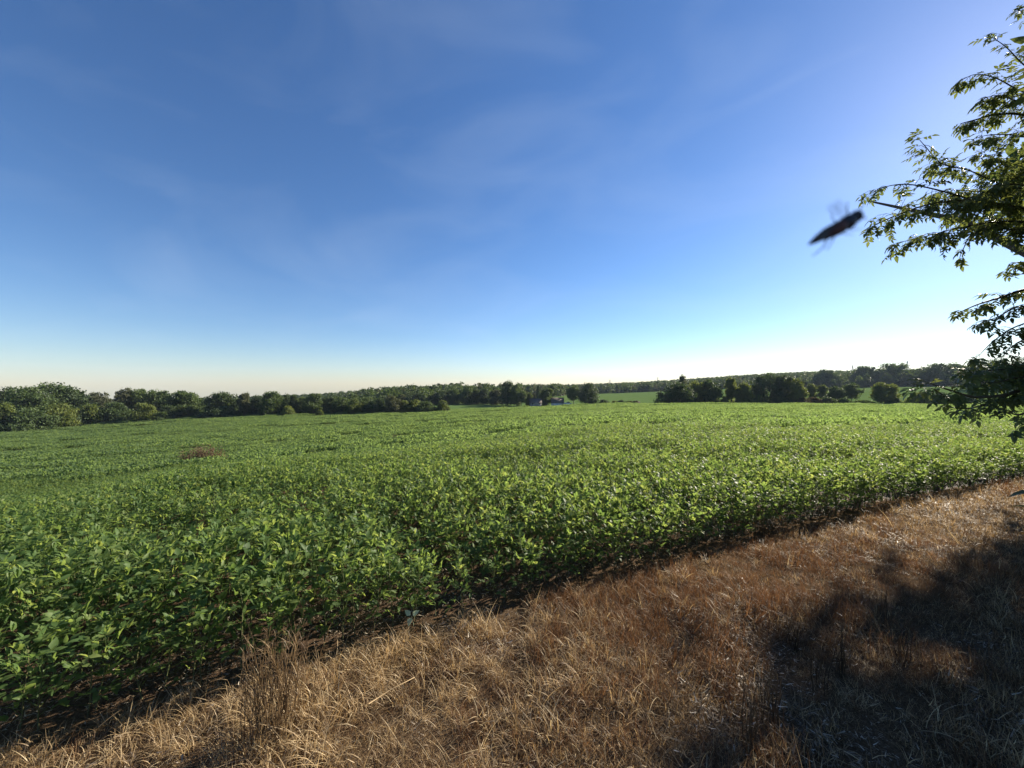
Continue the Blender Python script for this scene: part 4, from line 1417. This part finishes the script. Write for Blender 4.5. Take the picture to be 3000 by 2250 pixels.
rr = random.Random(11)
for zt, pix, dens, twl in LIMBS:
    pl = [at(*q) for q in pix]
    if zt is not None:
        b0 = trunk_at(zt)
        pl = [b0, b0.lerp(pl[0], .5) + Vector((0, 0, .25))] + pl
    # fine polyline
    fine = []
    for i in range(len(pl) - 1):
        p0, p1, p2, p3 = pl[max(i - 1, 0)], pl[i], pl[i + 1], pl[min(i + 2, len(pl) - 1)]
        for k in range(6):
            t = k / 6
            fine.append(0.5 * ((2 * p1) + (p2 - p0) * t + (2 * p0 - 5 * p1 + 4 * p2 - p3) * t * t + (3 * p1 - p0 - 3 * p2 + p3) * t ** 3))
    fine.append(pl[-1])
    m = len(fine)
    r0 = .032 if zt is not None else .011
    g = Geo()
    g.tube(fine, [r0 * (1 - .88 * (k / (m - 1)) ** .7) + .0012 for k in range(m)], 5)
    skip = 6 if zt is not None else 2
    for i in range(skip, m - 1):
        seg = fine[i + 1] - fine[i]
        cnt = dens * seg.length
        cnt *= 1.5
        nt = int(cnt / 4) + (1 if rr.random() < (cnt / 4) % 1 else 0)
        frac = i / (m - 1)
        for _ in range(nt):
            b = fine[i].lerp(fine[i + 1], rr.random())
            side = Vector((rr.gauss(0, 1), rr.gauss(0, 1), rr.gauss(0, .75)))
            d = (seg.normalized() * .9 + side * .75 - Vector((0, 0, .12))).normalized()
            L = twl * rr.uniform(.4, 1.0) * (1.05 - .45 * frac)
            tp = [b, b + d * L * .5 + Vector((0, 0, .015)), b + d * L - Vector((0, 0, .06 * L))]
            g.tube(tp, [.003, .0024, .0014], 3)
            nl = max(3, int(L / .028))
            for q in range(nl):
                t = (q + .6) / nl
                pos = tp[0].lerp(tp[1], t * 2) if t < .5 else tp[1].lerp(tp[2], t * 2 - 1)
                add_leaf(pos, d + Vector((rr.gauss(0, .6), rr.gauss(0, .6), -.25)), rr)
        if cnt > .2 and rr.random() < min(1, cnt * .5):
            add_leaf(fine[i], seg.normalized() + Vector((rr.gauss(0, .7), rr.gauss(0, .7), -.2)), rr)
    for _ in range(4):
        add_leaf(fine[-1], (fine[-1] - fine[-2]).normalized() + Vector((rr.gauss(0, .45), rr.gauss(0, .45), -.1)), rr)
    g.build("branch", TWIG, tree)

# the rest of the crown, outside the frame: large limbs with foliage that casts the shade
bulk = Geo()
nb = 8500
ctr = np.array([TX + .3, TYY - .1, 5.0])
d = rng.normal(size=(nb, 3)); d /= np.linalg.norm(d, axis=1, keepdims=True)
c = ctr + d * np.array([4.2, 3.6, 4.4]) * (rng.random((nb, 1)) ** .42)
low = np.column_stack([TX + rng.normal(.6, 1.5, 2600), TYY + rng.normal(-.4, 1.3, 2600), rng.uniform(.1, 2.4, 2600)])
mid = np.column_stack([6.3 + rng.normal(0, 1.1, 5200), 3.2 + rng.normal(0, .8, 5200), 4.2 + rng.normal(0, 1.2, 5200)])
dense = np.column_stack([rng.uniform(9.2, 11.4, 900), rng.uniform(6.8, 8.6, 900), rng.uniform(2.0, 3.0, 900)])
over = np.column_stack([5.6 + rng.normal(0, 1.7, 5200), 2.4 + rng.normal(0, 1.6, 5200), 6.6 + rng.normal(0, .9, 5200)])
hh_, pp_ = rng.uniform(6.5, 12, 4500), rng.uniform(-3.2, .1, 4500)
side = np.column_stack([hh_ * .809 - pp_ * .588, hh_ * .588 + pp_ * .809, rng.uniform(.9, 6.2, 4500)])
c = np.concatenate([c, low, mid, dense, over, side])
clump = fbm(c[:, 0] * 1.3 + c[:, 2], c[:, 1] * 1.3 + c[:, 2] * .7, 91, 2)
pxc = 1500 + F * c[:, 0] / np.maximum(c[:, 1], .2)
pyc = 1125 - F * (c[:, 2] - EYE) / np.maximum(c[:, 1], .2)
ok = (clump > .36) & (c[:, 2] > .05) & ((pxc > 3120) | (c[:, 1] < .4) | (pyc < -320) | ((pxc > 2890 + 60 * vnoise(pyc * .03, pyc * 0, 8)) & (pyc > 1055 + 25 * vnoise(pxc * .03, pxc * 0, 9)) & (pyc < 1120) & (c[:, 1] > 6.5)))
c = c[ok]
for i in range(0, len(c)):
    pass
M4 = []
order_l = np.random.default_rng(5).integers(0, 10, len(c))
vv, ff, tt, nacc = [], [], [], 0
for k in range(10):
    sel = np.where(order_l == k)[0]
    if not len(sel): continue
    v, f, t = BL_ARR[k]
    a_, b_, n_ = rand_rot(len(sel), np.tile([0, 0, 1.0], (len(sel), 1)), 1.0)
    s = rng.uniform(1.5, 2.3, len(sel))[:, None, None]
    w = c[sel][:, None, :] + s * (v[None, :, 0:1] * a_[:, None, :] + v[None, :, 1:2] * b_[:, None, :] + v[None, :, 2:3] * n_[:, None, :])
    vv.append(w.reshape(-1, 3)); ff.append((f[None] + (np.arange(len(sel)) * len(v))[:, None, None]).reshape(-1, 3) + nacc)
    tt.append(np.tile(t, len(sel))); nacc += len(sel) * len(v)
for z, e in ((2.4, (5.4, 2.6, 4.4)), (3.4, (11.5, 6.8, 5.5)), (4.0, (7.6, 8.2, 6.2)), (4.6, (9.6, 3.1, 7.0)), (2.0, (10.8, 4.0, 3.2)), (5.2, (6.6, 4.8, 7.6))):
    g = Geo(); b0 = trunk_at(z)
    g.tube([b0, b0.lerp(Vector(e), .5) + Vector((0, 0, .3)), Vector(e)], [.09, .055, .015], 6)
    g.build("branch", BARK, tree)

# nearest, largest leaves in view become parts, the others one mass
info = []
for k, (var, M) in enumerate(leaf_recs):
    p = M.translation
    px, py = 1500 + F * p.x / p.y, 1125 - F * (p.z - EYE) / p.y
    seen = -20 < px < 2990 and 5 < py < 2250
    info.append((0 if seen else 1, p.y + rr.uniform(0, .35), k))
info.sort()
parts = {k for s, _, k in info[:300] if s == 0}
for k in sorted(parts):
    o = link("leaf", BL_MESH[leaf_recs[k][0]], tree)
    o.matrix_local = leaf_recs[k][1]
for k, (var, M) in enumerate(leaf_recs):
    if k in parts: continue
    v, f, t = BL_ARR[var]
    w = (np.c_[v, np.ones(len(v))] @ np.array(M).T)[:, :3]
    vv.append(w); ff.append(f + nacc); tt.append(t); nacc += len(v)
tag(link("foliage", mesh_np("foliage", np.concatenate(vv), np.concatenate(ff), BOX, np.concatenate(tt)), tree), kind="stuff")
print("boxelder leaves", len(leaf_recs), "bulk", len(c))

# a taller tree of the same hedgerow, farther along; its left edge shows behind the boxelder
hx, hy = 23.64, 13.47
hp = Vector((hx, hy, float(ground(hx, hy))))
big = empty("hedgerow_tree", hp)
tag(big, "tree standing behind the boxelder, its leaf edge reaching the photo's right border", "tree")
v, f, t, lobes = crown_mesh(5.9, 9.0, "round", 17000, .40, 77)
lift = 6.9 - hp.z
v[:, 2] += lift
link("crown", mesh_np("crown", v, f, TREE, t), big)
trunk_geo(11.5, 9.0, [(a, b, c + lift, d, e, h) for a, b, c, d, e, h in lobes], "round", 77).build("trunk", BARK, big)

# ------------------------------------------------------------------ flying insect close to the lens
CHITIN = plain_mat("dark_chitin", (.020, .022, .030), colour2=(.012, .012, .016), scale=400, rough=0.4, spec=0.4)
CHITIN_R = plain_mat("reddish_chitin", (.10, .036, .024), colour2=(.035, .018, .018), scale=300, rough=0.5, spec=0.3)
ID = 0.10
a0, a1 = at(2380, 714, ID), at(2522, 628, ID)
axis = (a1 - a0)
LEN = axis.length
X = axis.normalized()
Yv = Vector((0, 1, 0)); Yv = (Yv - X * Yv.dot(X)).normalized()
Zv = X.cross(Yv)
frame = Matrix((X, Yv, Zv)).transposed().to_4x4()
insect = empty("insect")
insect.matrix_world = Matrix.Translation((a0 + a1) / 2) @ frame
insect.scale = (1, 1, 1)
tag(insect, "blurred dark winged insect in the air beside the boxelder's leaf tips", "insect")
m_ = LEN
g = Geo(); g.tube([(-.30 * m_, 0, -.01 * m_), (-.16 * m_, 0, 0), (0, 0, .0), (.12 * m_, 0, 0), (.16 * m_, 0, 0)], [.05 * m_, .095 * m_, .12 * m_, .115 * m_, .08 * m_], 12, .5); g.build("abdomen", CHITIN_R, insect, True)
g = Geo(); g.ball((.23 * m_, 0, 0), (.17 * m_, .125 * m_, .13 * m_)); g.build("thorax", CHITIN, insect, True)
g = Geo(); g.ball((.415 * m_, 0, .01 * m_), (.10 * m_, .10 * m_, .105 * m_)); g.build("head", CHITIN, insect, True)
for sy in (-1, 1):
    g = Geo()   # folded wing: long pointed blade with thickness
    pv, up_ = [], []
    for x, w in ((.20, .03), (.08, .085), (-.12, .095), (-.32, .07), (-.46, .035), (-.52, .006)):
        for q in (-1, 1):
            pv.append((x * m_, sy * (.055 + .01 * q) * m_, (.035 + q * w * .95 - abs(x) * .04) * m_))
    fs = [t for k in range(5) for t in ((2 * k, 2 * k + 1, 2 * k + 3), (2 * k, 2 * k + 3, 2 * k + 2))]
    g.add(pv, fs)
    g.add([(x, y + sy * .012 * m_, z) for x, y, z in pv], fs)
    g.build("wing", CHITIN, insect)
WING = leaf_mat("clear_wing", [(0, (.25, .28, .34)), (1, (.25, .28, .34))], (1, 1, 1), .5, .3, .4, 0)
_n, _l = WING.node_tree.nodes, WING.node_tree.links
_tr = _n.new("ShaderNodeBsdfTransparent"); _mx = _n.new("ShaderNodeMixShader"); _mx.inputs[0].default_value = .88
_o = [q for q in _n if q.type == "OUTPUT_MATERIAL"][0]
_l.new(_o.inputs["Surface"].links[0].from_socket, _mx.inputs[1]); _l.new(_tr.outputs[0], _mx.inputs[2]); _l.new(_mx.outputs[0], _o.inputs["Surface"])
for sy, dx in ((-1, 0), (1, .05)):
    g = Geo()
    ol = [(.20, .10), (.10, .22), (.06, .36), (.12, .44), (.22, .43), (.27, .33), (.25, .18)]
    vs_ = [((x + dx) * m_, sy * (.06 + .10 * z) * m_, z * m_) for x, z in ol]
    g.add(vs_ + [(x, y + .006 * m_, z) for x, y, z in vs_], [t for k in range(1, 6) for t in ((0, k, k + 1), (7, 7 + k + 1, 7 + k))])
    g.build("wing", WING, insect)
for pts_, nm, th_ in (
    ([(.44, -.03, .05), (.53, -.06, .12), (.66, -.1, .24)], "antenna", .009),
    ([(.46, .03, .0), (.56, .05, -.04), (.60, .06, -.13)], "antenna", .013),
    ([(.22, -.08, .08), (.20, -.14, .22), (.27, -.15, .32)], "leg", .010),
    ([(.10, .08, -.08), (.20, .12, -.17), (.33, .13, -.25)], "leg", .008),
    ([(.06, -.08, -.08), (.14, -.12, -.15), (.26, -.13, -.22)], "leg", .007),
    ([(-.14, .07, -.06), (-.30, .10, -.17), (-.52, .11, -.20)], "leg", .011),
    ([(-.14, -.07, -.06), (-.26, -.10, -.13), (-.44, -.11, -.21)], "leg", .010),
    ([(.14, .08, .08), (.14, .12, .20), (.20, .13, .30)], "leg", .009),
):
    g = Geo(); g.tube([tuple(c * m_ for c in q) for q in pts_], [th_ * m_ * 1.3, th_ * m_, th_ * m_ * .6], 5); g.build(nm, CHITIN, insect)

# ------------------------------------------------------------------ haze
hz = Geo()
hz.box((0, 0, 0), (3300, 3300, 130))
hm, n_, l_, out_ = new_mat("haze_air")
pv_ = n_.new("ShaderNodeVolumePrincipled")
pv_.inputs["Color"].default_value = (.66, .80, 1.0, 1)
pv_.inputs["Density"].default_value = 0.00010
pv_.inputs["Anisotropy"].default_value = 0.0
l_.new(pv_.outputs[0], out_.inputs["Volume"])
hm.cycles.homogeneous_volume = True if hasattr(hm.cycles, "homogeneous_volume") else False
ho = hz.build("haze", hm, None, False, (0, 0, -62 + 65))
tag(ho, "thin bluish summer haze over the far fields and woods", "haze", kind="stuff")
